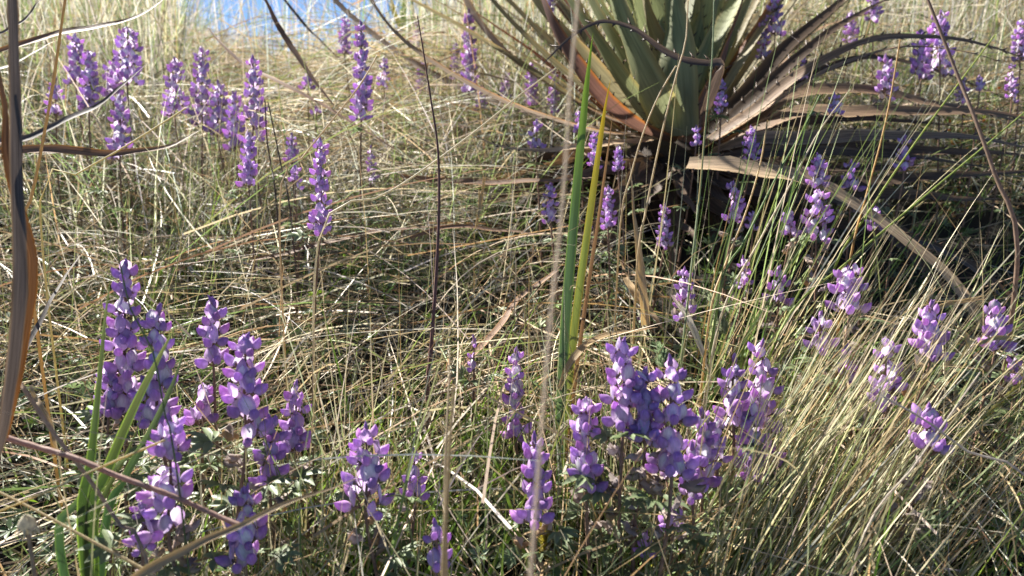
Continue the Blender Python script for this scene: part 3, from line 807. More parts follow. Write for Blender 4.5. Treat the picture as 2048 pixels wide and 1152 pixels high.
LUP = [
 # x, top, foot, half width, distance, label, options
 (338, 850, 1085, 64, .52, 'big front lupine crossed by the pinkish dry twig', dict(white=.45, withered=3)),
 (492, 690, 895, 62, .57, 'large pale purple lupine whose brown stem bends away to the lower left', dict(white=.25, withered=5, bend=-60)),
 (252, 540, 840, 52, .62, 'tall purple lupine behind the upright green sword leaf', dict(white=.12)),
 (316, 632, 850, 52, .60, 'white tipped lupine between the two green sword leaves', dict(white=.75)),
 (428, 618, 745, 42, .66, 'loose lupine with closed buds on top, left of the large pale one', dict(white=.25, budtop=4, gap=.1)),
 (405, 792, 850, 44, .66, 'short pink purple lupine below the loose budded one', dict(white=.1)),
 (540, 850, 985, 44, .60, 'faded lupine with brown pods beside the large pale one', dict(white=.1, withered=6, gap=.15)),
 (590, 785, 920, 42, .64, 'small pale lupine to the right of the large pale one', dict(white=.1, withered=4, gap=.2)),
 (492, 995, 1150, 58, .54, 'white and dark purple lupine behind the striped brown leaf', dict(white=.6)),
 (732, 868, 1040, 62, .58, 'broad pink purple lupine with a drying blue petal, in the lower middle', dict(white=.3, withered=4)),
 (830, 910, 1010, 32, .61, 'small pink purple lupine just left of the blurred straw stalks', dict(white=.1, withered=3, bend=-40)),
 (872, 1060, 1150, 42, .55, 'pink lupine behind the blurred straw stalks at the bottom edge', dict(white=.1)),
 (1032, 712, 890, 34, .70, 'slender lupine left of the pale blurred blade', dict(white=.4)),
 (948, 690, 765, 18, .72, 'thin lupine mostly in closed brownish bud, with two open flowers', dict(white=.1, gap=.55, budtop=7)),
 (1068, 890, 1060, 48, .59, 'dense pink purple lupine behind the pale blurred blade', dict(white=.15, withered=5)),
 (1172, 815, 1000, 48, .60, 'pink purple lupine with wide spaced tiers right of the pale blurred blade', dict(white=.25, withered=4, gap=.1)),
 (1245, 702, 880, 56, .58, 'lupine with a lone pink bud at its tip and withered grey flowers below', dict(white=.25, withered=12)),
 (1340, 738, 1010, 66, .57, 'largest lupine, a dense purple spike against the straw tussock', dict(white=.35, withered=3)),
 (1405, 838, 985, 42, .63, 'small white marked lupine tucked behind the largest spike', dict(white=.7)),
 (1345, 1015, 1070, 34, .60, 'low pale lupine tip under the largest spike', dict(white=.3, withered=3)),
 (1292, 1078, 1125, 22, .60, 'few low purple flowers near the bottom edge below the largest spike', dict(white=0)),
 (1525, 700, 985, 56, .69, 'pale lupine half hidden behind the straw tussock', dict(white=.55)),
 (1468, 728, 880, 42, .67, 'white and purple lupine at the left rim of the straw tussock', dict(white=.7)),
 (1697, 548, 640, 52, .76, 'wide purple lupine crown above a withered mass at the top of the straw tussock', dict(white=.1, withered=10, bend=-30)),
 (1640, 640, 720, 42, .75, 'pink purple flowers low on the left of the withered mass', dict(white=.1, withered=3, gap=.15)),
 (1556, 548, 620, 38, .86, 'short lilac lupine seen through the rush stems', dict(white=.2, withered=4)),
 (1486, 525, 590, 22, .86, 'pale small lupine gone to greyish buds', dict(white=.2, withered=4, gap=.35, budtop=5)),
 (1368, 548, 650, 32, .86, 'pink lupine beside the silvery moss frond', dict(white=.2, withered=3)),
 (1695, 702, 770, 24, .73, 'narrow dark purple lupine on the right rim of the straw tussock', dict(white=.05, withered=4)),
 (1772, 700, 830, 46, .69, 'white marked lupine left of the stout brown stemmed one', dict(white=.5, withered=3)),
 (1860, 622, 725, 46, .69, 'stout lupine with bare brown stem and papery dry calyces below', dict(white=.1, withered=14)),
 (1856, 832, 925, 50, .59, 'bluish lupine crossed by two grey grass stalks, pods on its stem', dict(white=.4, withered=9)),
 (1988, 622, 715, 36, .73, 'dark purple and white lupine beside the grey arching leaf tip', dict(white=.8, withered=2)),
 (2030, 722, 775, 24, .75, 'faint purple lupine at the right edge', dict(white=.2, withered=2)),
 (640, 288, 475, 32, .84, 'upright lupine alone in the straw, left of the dark red stem', dict(white=.3)),
 (498, 280, 380, 28, .98, 'pink purple lupine left of the upright lone one', dict(white=.25)),
 (585, 275, 330, 20, 1.12, 'pale small lupine just behind the upright lone one', dict(white=.5)),
 (590, 340, 385, 24, 1.0, 'scattered pink flowers left of the upright lone lupine', dict(white=.1, gap=.3)),
 (742, 300, 372, 20, 1.15, 'faint pink lupine beside the fresh green leaves', dict(white=.1, gap=.3)),
 (722, 58, 250, 28, 1.08, 'tall slender lupine with clear tiers under the sky gap', dict(white=.35, budtop=4)),
 (938, 28, 190, 24, 1.45, 'tall dense violet lupine left of the spiny rosette', dict(white=.5)),
 (912, 95, 165, 18, 1.65, 'hazy lupine behind the tall dense violet one', dict(white=.3)),
 (836, 50, 100, 18, 1.85, 'small far lupine at the top of the dark red stem', dict(white=.3)),
 (843, 130, 190, 18, 1.7, 'far lupine behind the dark red stem', dict(white=.4)),
 (1063, 132, 215, 20, 1.5, 'bluish lupine between two left leaves of the rosette', dict(white=.4)),
 (1108, 142, 232, 18, 1.5, 'second bluish lupine nearer the rosette heart', dict(white=.3)),
 (1072, 250, 302, 24, 1.12, 'loose lupine hanging flowers above the bright low leaf', dict(white=.1, gap=.3)),
 (1188, 270, 340, 18, 1.05, 'lupine behind the yellow tipped sword leaf', dict(white=.3)),
 (1236, 300, 345, 16, 1.05, 'shaded lupine right of the brown sword leaf', dict(white=.2)),
 (1102, 375, 452, 24, 1.0, 'lupine left of the green sword leaf, behind the pale blade', dict(white=.2)),
 (1216, 382, 465, 24, 1.0, 'dark violet lupine right of the sword leaves', dict(white=.1)),
 (1328, 415, 500, 22, .98, 'violet lupine in the dark shade under the rosette', dict(white=.4)),
 (1466, 376, 452, 30, .95, 'violet lupine just under the sunlit broken leaf', dict(white=.3, withered=4)),
 (1502, 262, 330, 24, 1.03, 'lupine above the sunlit broken leaf, in front of dark dead leaves', dict(white=.3)),
 (1636, 316, 380, 28, .95, 'lupine rising just behind the sunlit broken leaf', dict(white=.2, withered=3)),
 (1702, 332, 392, 30, .98, 'pale mixed lupine right behind the arching broken leaf', dict(white=.5, withered=4)),
 (1632, 396, 490, 48, .90, 'broad lupine with yellow green pods below the arching leaf', dict(white=.1, withered=7)),
 (1580, 425, 480, 28, .93, 'small lupine left of the one with yellow green pods', dict(white=.1, withered=3)),
 (1505, 430, 465, 18, .93, 'pair of purple flowers alone in the shade', dict(white=0, gap=.3)),
 (1750, 422, 470, 26, .95, 'purple flowers under the bend of the arching leaf', dict(white=.2, withered=2)),
 (1808, 282, 345, 26, 1.02, 'lupine of few round flowers above the long dead leaf on the right', dict(white=.1, gap=.25)),
 (1668, 195, 235, 22, 1.1, 'shaded blue lupine between the dead leaves', dict(white=.3, gap=.2)),
 (1770, 122, 208, 30, 1.2, 'deep blue violet lupine in front of the upper dead leaves', dict(white=.2, withered=2)),
 (1880, 32, 160, 38, 1.2, 'big blue violet lupine behind the brown slanting stalk', dict(white=.2)),
 (1842, 70, 165, 30, 1.24, 'dark blue lupine left of the brown slanting stalk', dict(white=.1)),
 (1550, 0, 75, 26, 1.35, 'bluish lupine at the top edge behind the rosette', dict(white=.5)),
 (1526, 50, 125, 20, 1.35, 'lower bluish lupine behind the right leaves of the rosette', dict(white=.3)),
 (1442, 165, 232, 18, 1.12, 'shaded lupine against the rosette heart', dict(white=.4)),
 (1392, 258, 296, 13, 1.08, 'tiny lupine at the foot of the rosette', dict(white=.4)),
 (1746, -10, 50, 22, 1.45, 'blue lupine at the top edge above the dead leaves', dict(white=.1)),
 (2040, 48, 128, 22, 1.25, 'violet lupine cut by the right edge', dict(white=.2)),
 (2022, 135, 215, 18, 1.2, 'dark stalked lupine with few blue flowers near the right edge', dict(white=.1, gap=.35)),
 (1958, 158, 188, 12, 1.18, 'single violet flower on a thin stem right of the brown stalk', dict(white=0, gap=.3)),
 (1098, -15, 30, 18, 1.6, 'far lupine at the top edge behind the rust coloured leaf', dict(white=.4)),
 (255, 66, 150, 36, 1.2, 'densest violet lupine of the hazy group at the upper left', dict(white=.35)),
 (152, 76, 145, 24, 1.25, 'leftmost tall lupine of the hazy group at the upper left', dict(white=.35)),
 (178, 112, 200, 24, 1.2, 'lupine between the two tall ones of the hazy group', dict(white=.3)),
 (226, 128, 175, 26, 1.25, 'low lupine under the densest violet one', dict(white=.3)),
 (240, 202, 300, 28, 1.08, 'lupine below the dark curved leaf on the left', dict(white=.35)),
 (112, 162, 206, 20, 1.22, 'few flowers left of the tan grass stalk', dict(white=.3, gap=.2)),
 (350, 126, 215, 28, 1.25, 'pale lupine left of the tallest in the middle hazy clump', dict(white=.4)),
 (405, 105, 230, 28, 1.25, 'tallest lupine of the middle hazy clump', dict(white=.45)),
 (436, 172, 250, 28, 1.2, 'lupine low in the middle hazy clump', dict(white=.35)),
 (506, 128, 262, 28, 1.12, 'lupine with a grey budded tip right of the middle hazy clump', dict(white=.4, budtop=5)),
 (470, 195, 280, 24, 1.15, 'pink lupine beside the grey budded one', dict(white=.2)),
 (616, 155, 188, 22, 1.3, 'few pale flowers by the narrow dark leaf', dict(white=.4, gap=.2)),
 (632, 222, 245, 22, 1.25, 'two pink flowers below the narrow dark leaf', dict(white=0, gap=.4)),
 (690, 40, 112, 18, 1.5, 'faint pink lupine behind the tall slender one', dict(white=.2, gap=.2)),
 (768, 122, 180, 18, 1.4, 'faint pale lupine right of the tall slender one', dict(white=.4, gap=.3)),
 (1284, 602, 660, 16, .92, 'small violet lupine behind the tan dead blade', dict(white=.1, gap=.2)),
 (1434, 852, 940, 30, .64, 'pink and white flowers right of the largest spike, touching the straw tussock', dict(white=.5, withered=3)),
 (1502, 830, 965, 40, .66, 'pale white flecked lupine low inside the left of the straw tussock', dict(white=.8, withered=3)),
 (216, 745, 850, 34, .61, 'pink purple flowers low beside the upright green sword leaf', dict(white=.2, withered=3)),
 (1385, 905, 1010, 36, .60, 'pink purple flowers hugging the lower right of the largest spike', dict(white=.2, withered=4)),
 (1290, 760, 900, 44, .575, 'purple flowers filling the gap between the lone budded lupine and the largest spike', dict(white=.3, withered=4)),
 (285, 1000, 1110, 34, .53, 'dark purple flowers low on the left of the big front lupine', dict(white=.3, withered=5)),
 (962, 178, 226, 16, 1.5, 'faint violet flowers straight below the tall dense violet lupine', dict(white=.4, gap=.2)),
 (1012, 150, 205, 15, 1.6, 'thin far lupine between the dense violet one and the rosette leaves', dict(white=.4, gap=.2)),
 (1158, 228, 270, 16, 1.2, 'violet flowers half behind the rust coloured leaf', dict(white=.2, gap=.2)),
 (1606, 118, 165, 15, 1.3, 'shaded small lupine between the arching right leaves', dict(white=.2, gap=.2)),
 (1702, 30, 92, 20, 1.5, 'blue lupine behind the uppermost arching dead leaf', dict(white=.2, gap=.1)),
 (1926, 160, 212, 20, 1.3, 'lupine low to the right of the big blue violet one', dict(white=.2, gap=.2)),
 (1486, 196, 240, 14, 1.3, 'tiny blue lupine deep among the right rosette leaves', dict(white=.3, gap=.2)),
 (1180, 455, 480, 14, 1.0, 'tiny pink lupine between sword leaf and shade', dict(white=.2, gap=.3)),
]
for a in LUP:
    lupine(*a[:6], **a[6])

# ------------------------------------------------------------------ dead leaves lying about
def long_leaf(name, label, cat, group, pts, wpx, pal, roll=0., twist=.4, channel=.2, prof=(.55, .9, 1, .95, .8, .55, .1), hint=(0, -.3, 1), mat=None, nseg=30, ragged=.05, origin=None):
    path = [at(*p) for p in pts]; wm = wpx / FPX * np.mean([p[2] for p in pts])
    PN[0] += 1
    V, F, C, uv, fr = ribbon(path, [wm * q for q in prof], lambda p: np.array(hint, float), colf(pal, PN[0]), nseg=nseg, roll=roll, twist=twist, channel=channel, seed=PN[0], ragged=ragged, crinkle=.0008)
    o = obj(name, mesh_np(name, rel(V, path[0]), F, C, uv, [mat or M_dead]), None, tuple(path[0]))
    return tag(o, label, cat, group) if label else o


GREY = dict(base=(.12, .10, .09), mid=(.10, .083, .073), edge=(.24, .17, .11), tip=(.13, .10, .08))
ORANGE = dict(base=(.10, .07, .055), mid=(.15, .085, .05), edge=(.26, .12, .045), tip=(.20, .10, .05))
BROWN = dict(base=(.26, .15, .08), mid=(.20, .12, .075), edge=(.42, .22, .09), tip=(.24, .17, .12))
PALE = dict(base=(.55, .48, .36), mid=(.56, .50, .40), edge=(.60, .52, .38), tip=(.50, .42, .30))
TAN = dict(base=(.46, .33, .18), mid=(.44, .31, .17), edge=(.55, .40, .22), tip=(.40, .27, .15))
DL = 'dead leaves fallen over the grass'
DLS = [
 ('broad grey brown dead leaf hanging down the left edge close by', [(22, -60, .52), (30, 120, .51), (36, 330, .5), (42, 520, .49), (34, 650, .48), (5, 860, .47), (-20, 950, .47)], 25, GREY, dict(hint=(.1, -1, .1), prof=(.8, .9, .95, 1, 1.1, .9, .5))),
 ('orange edged torn strip beside the broad leaf on the left edge', [(-12, 90, .53), (6, 230, .52), (22, 330, .51), (62, 480, .505), (64, 560, .5), (44, 720, .49), (8, 880, .48)], 18, ORANGE, dict(hint=(.2, -1, .1), prof=(.3, .6, .9, 1.1, 1.2, .9, .4))),
 ('dark arched leaf reaching up to the top edge at the upper left', [(-30, 112, .95), (35, 90, .95), (121, 66, .94), (194, 54, .93), (243, 43, .93), (295, 22, .94), (340, -12, .95)], 19, BROWN, dict(hint=(0, -.8, .6))),
 ('narrow dark leaf in the top left corner', [(-30, 76, .85), (35, 49, .85), (66, 22, .86), (95, -20, .87)], 9, GREY, dict(hint=(0, -.8, .6))),
 ('grey curved leaf ending in a dark point among the left lupines', [(-20, 284, .98), (60, 274, .97), (132, 240, .96), (194, 212, .95), (243, 174, .95), (295, 124, .95)], 20, GREY, dict(hint=(0, -.8, .6))),
 ('brown sagging leaf lying level below the left lupines', [(-20, 302, .95), (60, 298, .94), (140, 302, .93), (220, 308, .93), (290, 298, .94), (350, 288, .96), (402, 262, .98)], 20, BROWN, dict(hint=(0, -.9, .5))),
 ('bleached straight blade glinting at the upper left', [(-30, 155, .9), (40, 118, .9), (125, 76, .92)], 15, PALE, dict(hint=(0, -.5, .8))),
 ('long thin brown leaf slanting down behind the tall slender lupine', [(415, 55, 1.3), (476, 121, 1.24), (539, 156, 1.2), (594, 182, 1.17), (643, 210, 1.15), (705, 246, 1.12), (790, 300, 1.1)], 14, BROWN, dict(hint=(.3, -.6, .7), prof=(.2, .6, 1, 1.1, 1, .8, .5))),
 ('narrow dark leaf dropping from the sky gap to the slanting brown one', [(520, -20, 1.36), (553, 45, 1.32), (594, 111, 1.27), (629, 163, 1.23), (668, 212, 1.2)], 14, BROWN, dict(hint=(.5, -.8, .4), prof=(.3, .6, 1, 1.1, 1, .7, .3))),
 ('thin dark leaf against the blue sky gap', [(555, -20, 1.7), (594, 31, 1.67), (622, 62, 1.65), (648, 88, 1.62), (690, 130, 1.6)], 8, GREY, dict(hint=(.5, -.8, .4))),
 ('striped brown leaf crossing the bottom left corner close by', [(225, 1185, .43), (330, 1120, .43), (440, 1070, .435), (540, 1025, .44), (630, 988, .45), (715, 955, .455)], 19, TAN, dict(hint=(-.1, -.9, .5), prof=(1, 1, .9, .65, .5, .35, .08))),
 ('reddish brown leaf slanting in the shade at the centre', [(890, 775, .74), (935, 722, .78), (968, 688, .81), (999, 650, .84), (1036, 600, .88), (1115, 540, .93)], 17, BROWN, dict(hint=(-.3, -.8, .6), prof=(.15, .6, .9, 1, 1, .9, .6))),
 ('upright tan dead blade tapering right of the sword leaves', [(1292, 650, .84), (1287, 600, .84), (1281, 536, .85), (1271, 439, .87), (1258, 326, .9)], 17, TAN, dict(hint=(.1, -1, .1), prof=(1, 1, .9, .6, .35, .2, .05))),
 ('folded tan leaf scrap at the foot of the upright tan blade', [(1250, 555, .88), (1268, 585, .86), (1290, 612, .85), (1330, 665, .83)], 20, TAN, dict(hint=(.2, -.8, .6))),
 ('curved tan strip arching right from the foot of the sword leaves', [(1118, 780, .71), (1138, 730, .72), (1164, 696, .73), (1205, 672, .75), (1255, 664, .77), (1315, 656, .79)], 15, TAN, dict(hint=(0, -.6, .8))),
 ('pale grey leaf barred with shadows left of the straw tussock', [(1345, 590, .86), (1375, 640, .83), (1400, 700, .8), (1424, 770, .77)], 22, PALE, dict(hint=(.3, -.5, .8))),
 ('weathered grey leaf lying toward the lower right edge', [(1905, 790, .74), (1935, 835, .72), (1975, 880, .7), (2020, 915, .69), (2070, 950, .68)], 17, GREY, dict(hint=(.3, -.5, .9))),
 ('brown leaf arching down at the right edge under the grey one', [(1770, 470, .98), (1850, 492, .95), (1930, 530, .92), (2000, 590, .9), (2070, 670, .88)], 28, GREY, dict(hint=(.2, -.5, .9))),
 ('small orange brown leaf blade left of the first sword leaf', [(62, 770, .58), (85, 820, .57), (108, 880, .56), (122, 932, .555)], 10, TAN, dict(hint=(.3, -.9, .3))),
 ('long faded leaf blade rising to the right behind the hanging leaf', [(0, 860, .62), (32, 722, .66), (92, 617, .7), (133, 550, .74), (174, 494, .78)], 15, GREY, dict(hint=(.2, -.9, .4), prof=(.9, 1, .9, .7, .5, .3, .1))),
 ('flat brown leaf half buried in the straw left of centre', [(500, 520, .95), (600, 500, .96), (690, 478, .97), (760, 464, .98), (900, 448, 1.0)], 14, BROWN, dict(hint=(0, -.6, .8))),
 ('level brown leaf lying behind the dark red stem', [(800, 352, 1.12), (880, 362, 1.12), (1000, 364, 1.1), (1090, 360, 1.08), (1190, 356, 1.06)], 18, BROWN, dict(hint=(0, -.7, .7))),
 ('long reddish leaf lying in the straw above the centre', [(820, 476, .98), (900, 452, 1.0), (990, 460, 1.0), (1085, 470, .99)], 12, BROWN, dict(hint=(0, -.7, .7))),
 ('dusky dead leaf lying in the grass on the far right', [(1830, 690, .84), (1900, 735, .82), (1960, 790, .79), (2010, 850, .77)], 24, GREY, dict(hint=(.3, -.5, .8))),
]
for lb, pts, wpx, pal, kw in DLS:
    long_leaf('dead_leaf', lb, 'dead leaf', DL, pts, wpx, pal, **kw)

# ------------------------------------------------------------------ sword leaved plants
def sword_plant(label, foot_px, leaves, group='sword leaved plants'):
    f = at(*foot_px); f[2] = float(soil(f[0], f[1]))
    t = empty('sword_leaf_plant', tuple(f)); tag(t, label, 'sword leaved plant', group)
    for pts, wpx, pal, prof, lab in leaves:
        PN[0] += 1
        path = [f + np.array([random.uniform(-.006, .006), random.uniform(-.004, .004), 0])] + [at(*p) for p in pts]
        wm = wpx / FPX * np.mean([p[2] for p in pts])
        V, F, C, uv, fr = ribbon(path, [wm * q for q in prof], lambda p: np.array([.25, -1, .1]), colf(pal, PN[0]), nseg=30, channel=.25, twist=random.uniform(-.25, .25), seed=PN[0])
        o = obj('leaf', mesh_np('leaf', rel(V, f), F, C, uv, [M_sword]), t)
        if lab: o['label'] = lab
    return t


BLUEG = dict(base=(.07, .12, .09), mid=(.08, .13, .05), edge=(.20, .30, .06), tip=(.20, .30, .04))
YELL = dict(base=(.12, .18, .08), mid=(.19, .22, .05), edge=(.38, .30, .05), tip=(.44, .29, .035))
SWB = dict(base=(.18, .12, .06), mid=(.22, .125, .06), edge=(.36, .22, .10), tip=(.34, .20, .10))
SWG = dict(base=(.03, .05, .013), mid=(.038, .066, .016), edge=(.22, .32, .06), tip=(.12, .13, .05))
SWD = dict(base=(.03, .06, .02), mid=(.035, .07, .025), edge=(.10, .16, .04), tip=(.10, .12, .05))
pr = (.7, .9, 1, 1, .95, .85, .62, .03)
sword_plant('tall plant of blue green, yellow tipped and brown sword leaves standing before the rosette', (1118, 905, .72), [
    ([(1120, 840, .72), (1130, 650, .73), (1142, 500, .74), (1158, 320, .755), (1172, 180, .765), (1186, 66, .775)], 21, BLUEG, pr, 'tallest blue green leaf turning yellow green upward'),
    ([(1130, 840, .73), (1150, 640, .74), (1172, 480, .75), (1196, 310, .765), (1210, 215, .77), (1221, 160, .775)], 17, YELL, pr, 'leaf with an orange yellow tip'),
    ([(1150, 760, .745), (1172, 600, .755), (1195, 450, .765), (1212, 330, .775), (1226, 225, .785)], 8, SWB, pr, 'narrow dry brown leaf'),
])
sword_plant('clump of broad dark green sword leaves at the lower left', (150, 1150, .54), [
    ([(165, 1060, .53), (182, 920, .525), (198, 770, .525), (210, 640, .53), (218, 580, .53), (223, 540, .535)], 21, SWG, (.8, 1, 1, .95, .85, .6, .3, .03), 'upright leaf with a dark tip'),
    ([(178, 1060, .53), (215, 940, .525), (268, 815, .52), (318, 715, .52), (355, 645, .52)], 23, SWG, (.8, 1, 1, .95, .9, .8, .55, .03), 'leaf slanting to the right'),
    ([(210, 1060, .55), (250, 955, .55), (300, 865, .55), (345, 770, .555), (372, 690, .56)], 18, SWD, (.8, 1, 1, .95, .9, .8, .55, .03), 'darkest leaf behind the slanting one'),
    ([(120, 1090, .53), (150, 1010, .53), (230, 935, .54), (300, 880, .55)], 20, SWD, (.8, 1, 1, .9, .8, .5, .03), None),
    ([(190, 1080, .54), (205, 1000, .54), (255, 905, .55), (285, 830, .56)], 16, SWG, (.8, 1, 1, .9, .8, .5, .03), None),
])
sword_plant('far yellow green sword leaves at the top edge left of the rosette', (806, 150, 2.4), [
    ([(805, 90, 2.4), (806, 40, 2.4), (812, -30, 2.4)], 14, SWG, pr, None),
    ([(812, 90, 2.4), (790, 30, 2.4), (778, -20, 2.4)], 12, YELL, pr, None),
    ([(815, 100, 2.4), (825, 40, 2.4), (822, -20, 2.4)], 10, SWG, pr, None)])

# ------------------------------------------------------------------ single stalks, twigs and stems
def stalk(name, label, cat, group, pts, w0, w1, c, nodes=0, sides=7, n=24, toground=True, mat=None, bumpy=0.):
    path = [at(*p) for p in pts]
    dm = np.mean([p[2] for p in pts])
    if toground:
        b = path[-1].copy(); g_ = np.array([b[0] + (path[-1][0] - path[-2][0]) * .3, b[1], 0]); g_[2] = float(soil(g_[0], g_[1]))
        if g_[2] < b[2] - .01: path.append(g_)
    P = catmull(path, n); t = np.linspace(0, 1, n)
    r = (w0 + (w1 - w0) * t) / FPX * dm * .5
    if bumpy: r = r * (1 + bumpy * np.random.default_rng(5).normal(0, 1, n))
    for k in range(nodes): r = r * (1 + .35 * np.exp(-((t - (k + .5) / nodes) / .012) ** 2))
    s = Soup(); s.tube(rel(P, path[-1]), r, np.asarray(c), sides)
    o = obj(name, s.mesh(name, [mat or M_stalk]), None, tuple(path[-1]))
    return tag(o, label, cat, group)


GS = 'single tall stalks standing above the grass'
stalk('red_stem', 'dark red bare stem with a sharp tip left of the centre', 'stem', None, [(835, 32, .76), (848, 110, .76), (862, 200, .755), (876, 300, .75), (878, 420, .745), (872, 560, .735), (862, 700, .725), (856, 780, .72)], 2.5, 11, (.13, .065, .055), n=60, mat=M_stem, bumpy=.05)
stalk('grass_stalk', 'pale straw blade very close to the lens, blurred, left of the sword leaves', 'grass stalk', GS, [(1160, -40, .30), (1141, 170, .295), (1126, 400, .29), (1100, 650, .285), (1080, 900, .28), (1060, 1170, .275)], 6, 8, (.64, .54, .42), toground=False)
stalk('grass_stalk', 'blurred tan stalk close to the lens at the bottom centre', 'grass stalk', GS, [(908, 770, .40), (900, 880, .39), (894, 1000, .385), (889, 1080, .38), (886, 1180, .375)], 5, 11, (.42, .33, .19), toground=False)
stalk('grass_stalk', 'thin blurred tan stalk bending right from the bottom centre one', 'grass stalk', GS, [(900, 700, .5), (895, 830, .47), (890, 960, .45), (893, 1180, .43)], 3, 8, (.44, .35, .22), toground=False)
stalk('grass_stalk', 'tan jointed stalk at the upper left', 'grass stalk', GS, [(133, -20, .72), (120, 70, .71), (104, 180, .7), (84, 290, .69), (64, 395, .68), (50, 470, .675)], 5, 7, (.55, .40, .19), nodes=3)
stalk('grass_stalk', 'brown stalk slanting down through the blue violet lupines on the right', 'grass stalk', GS, [(1848, -20, .84), (1880, 60, .83), (1915, 150, .82), (1955, 250, .8), (1990, 350, .79), (2035, 500, .78)], 6, 10, (.30, .21, .15))
stalk('dry_twig', 'pinkish dry twig lying across the front lupine at the lower left', 'twig', None, [(-20, 866, .5), (70, 893, .5), (150, 916, .495), (230, 950, .49), (340, 990, .485), (420, 1025, .485), (482, 1052, .48)], 13, 10, (.38, .25, .20), toground=False, n=60, bumpy=.06)
stalk('grass_stalk', 'grey stalk slanting to the lower right at the left edge', 'grass stalk', GS, [(38, 762, .5), (110, 870, .5), (180, 960, .5), (240, 1050, .5), (290, 1110, .5)], 9, 5, (.34, .27, .21))
stalk('grass_stalk', 'pale straight stalk rising to the right at the upper left, below the sagging leaf', 'grass stalk', GS, [(372, 216, .76), (300, 262, .75), (230, 305, .74), (150, 350, .73), (80, 402, .72)], 3, 5, (.56, .48, .26))
stalk('grass_stalk', 'pale long stalk crossing diagonally left of the rosette', 'grass stalk', GS, [(1112, 136, .8), (1040, 190, .79), (960, 255, .78), (860, 330, .77), (770, 390, .76), (640, 470, .75)], 3, 5, (.58, .52, .38))
stalk('grass_stalk', 'straw stalk crossing the tall slender lupine', 'grass stalk', GS, [(755, 110, .8), (720, 170, .79), (665, 240, .78), (610, 310, .77), (560, 400, .76)], 3, 4, (.55, .44, .28))
stalk('grass_stalk', 'straw stalk in front of the rosette heart leaning right', 'grass stalk', GS, [(1376, 0, .9), (1372, 80, .89), (1358, 130, .88), (1330, 240, .87), (1310, 330, .86), (1290, 430, .85), (1275, 520, .84)], 3, 5, (.52, .42, .26))
stalk('grass_stalk', 'curved straw stalk arching up left of the rosette heart', 'grass stalk', GS, [(1352, 132, .9), (1318, 190, .89), (1288, 262, .88), (1262, 350, .87), (1240, 460, .86)], 3, 4, (.50, .40, .24))
stalk('grass_stalk', 'pale green rush stem rising before the rust leaf on the right', 'grass stalk', GS, [(1428, 0, .9), (1424, 120, .89), (1410, 260, .88), (1400, 380, .86), (1380, 560, .83), (1365, 700, .8)], 3, 5, (.26, .30, .17))
stalk('grass_stalk', 'forked straw stem leaning over the violet lupine under the broken leaf', 'grass stalk', GS, [(1535, 240, .85), (1520, 330, .84), (1490, 430, .82), (1450, 530, .8), (1418, 640, .77)], 3, 5, (.55, .42, .22))
stalk('grass_stalk', 'grey straight stalk passing in front of the bluish lupine on the right', 'grass stalk', GS, [(1760, 790, .56), (1850, 840, .55), (1930, 900, .54), (2070, 1000, .53)], 4, 6, (.48, .43, .38))
stalk('grass_stalk', 'second grey stalk crossing the bluish lupine the other way', 'grass stalk', GS, [(1960, 745, .57), (1900, 830, .555), (1830, 930, .545), (1720, 1090, .53)], 3, 5, (.50, .44, .36))
stalk('grass_stalk', 'long bright straw stalk slanting up from the lower left edge', 'grass stalk', GS, [(330, 880, .5), (200, 935, .49), (90, 985, .485), (-20, 1030, .48)], 5, 4, (.58, .47, .24), toground=False)
stalk('grass_stalk', 'straw stalk slanting down from the lower left edge to the striped leaf', 'grass stalk', GS, [(-20, 975, .49), (80, 1025, .485), (180, 1080, .48), (290, 1140, .475), (330, 1170, .47)], 5, 6, (.56, .46, .27), toground=False)
stalk('grass_stalk', 'thin green stem crossing the leaning sword leaf', 'grass stalk', GS, [(232, 490, .53), (262, 620, .52), (305, 700, .515), (330, 830, .51), (352, 930, .5)], 3, 4, (.16, .20, .08))
stalk('grass_stalk', 'dark thin stem left of the upright lone lupine', 'grass stalk', GS, [(530, 200, 1.0), (534, 280, .99), (544, 340, .98), (552, 400, .96)], 2.5, 4, (.12, .09, .07))
stalk('grass_stalk', 'second dark thin stem left of the upright lone lupine', 'grass stalk', GS, [(536, 204, 1.0), (552, 280, .99), (564, 340, .98), (580, 420, .95)], 2.5, 4, (.14, .10, .08))
for k, (lb, a) in enumerate([('yellow green rush stem leaning right in front of the long dead leaves', [(1990, 70, .95), (1900, 190, .92), (1820, 300, .88), (1740, 420, .84), (1660, 560, .8)]),
                             ('green rush stem left of the lupine above the broken leaf', [(1640, 190, .95), (1600, 270, .92), (1560, 340, .88), (1490, 480, .83), (1440, 580, .8)]),
                             ('orange brown thin rush stem before the level dead leaves', [(1800, 80, .95), (1780, 200, .93), (1760, 290, .9), (1730, 400, .86), (1700, 520, .8)]),
                             ('pale rush stem ending near the pair of shaded purple flowers', [(1700, 180, .95), (1640, 260, .92), (1580, 370, .88), (1520, 480, .84), (1440, 640, .78)]),
                             ('long green stem leaning far right to the right edge', [(2060, 215, .9), (1960, 300, .87), (1840, 400, .84), (1700, 520, .8), (1560, 660, .75)])]):
    stalk('grass_stalk', lb, 'grass stalk', GS, a, 3, 5, [(.30, .34, .08), (.20, .27, .10), (.42, .26, .08), (.52, .46, .34), (.28, .33, .09)][k])

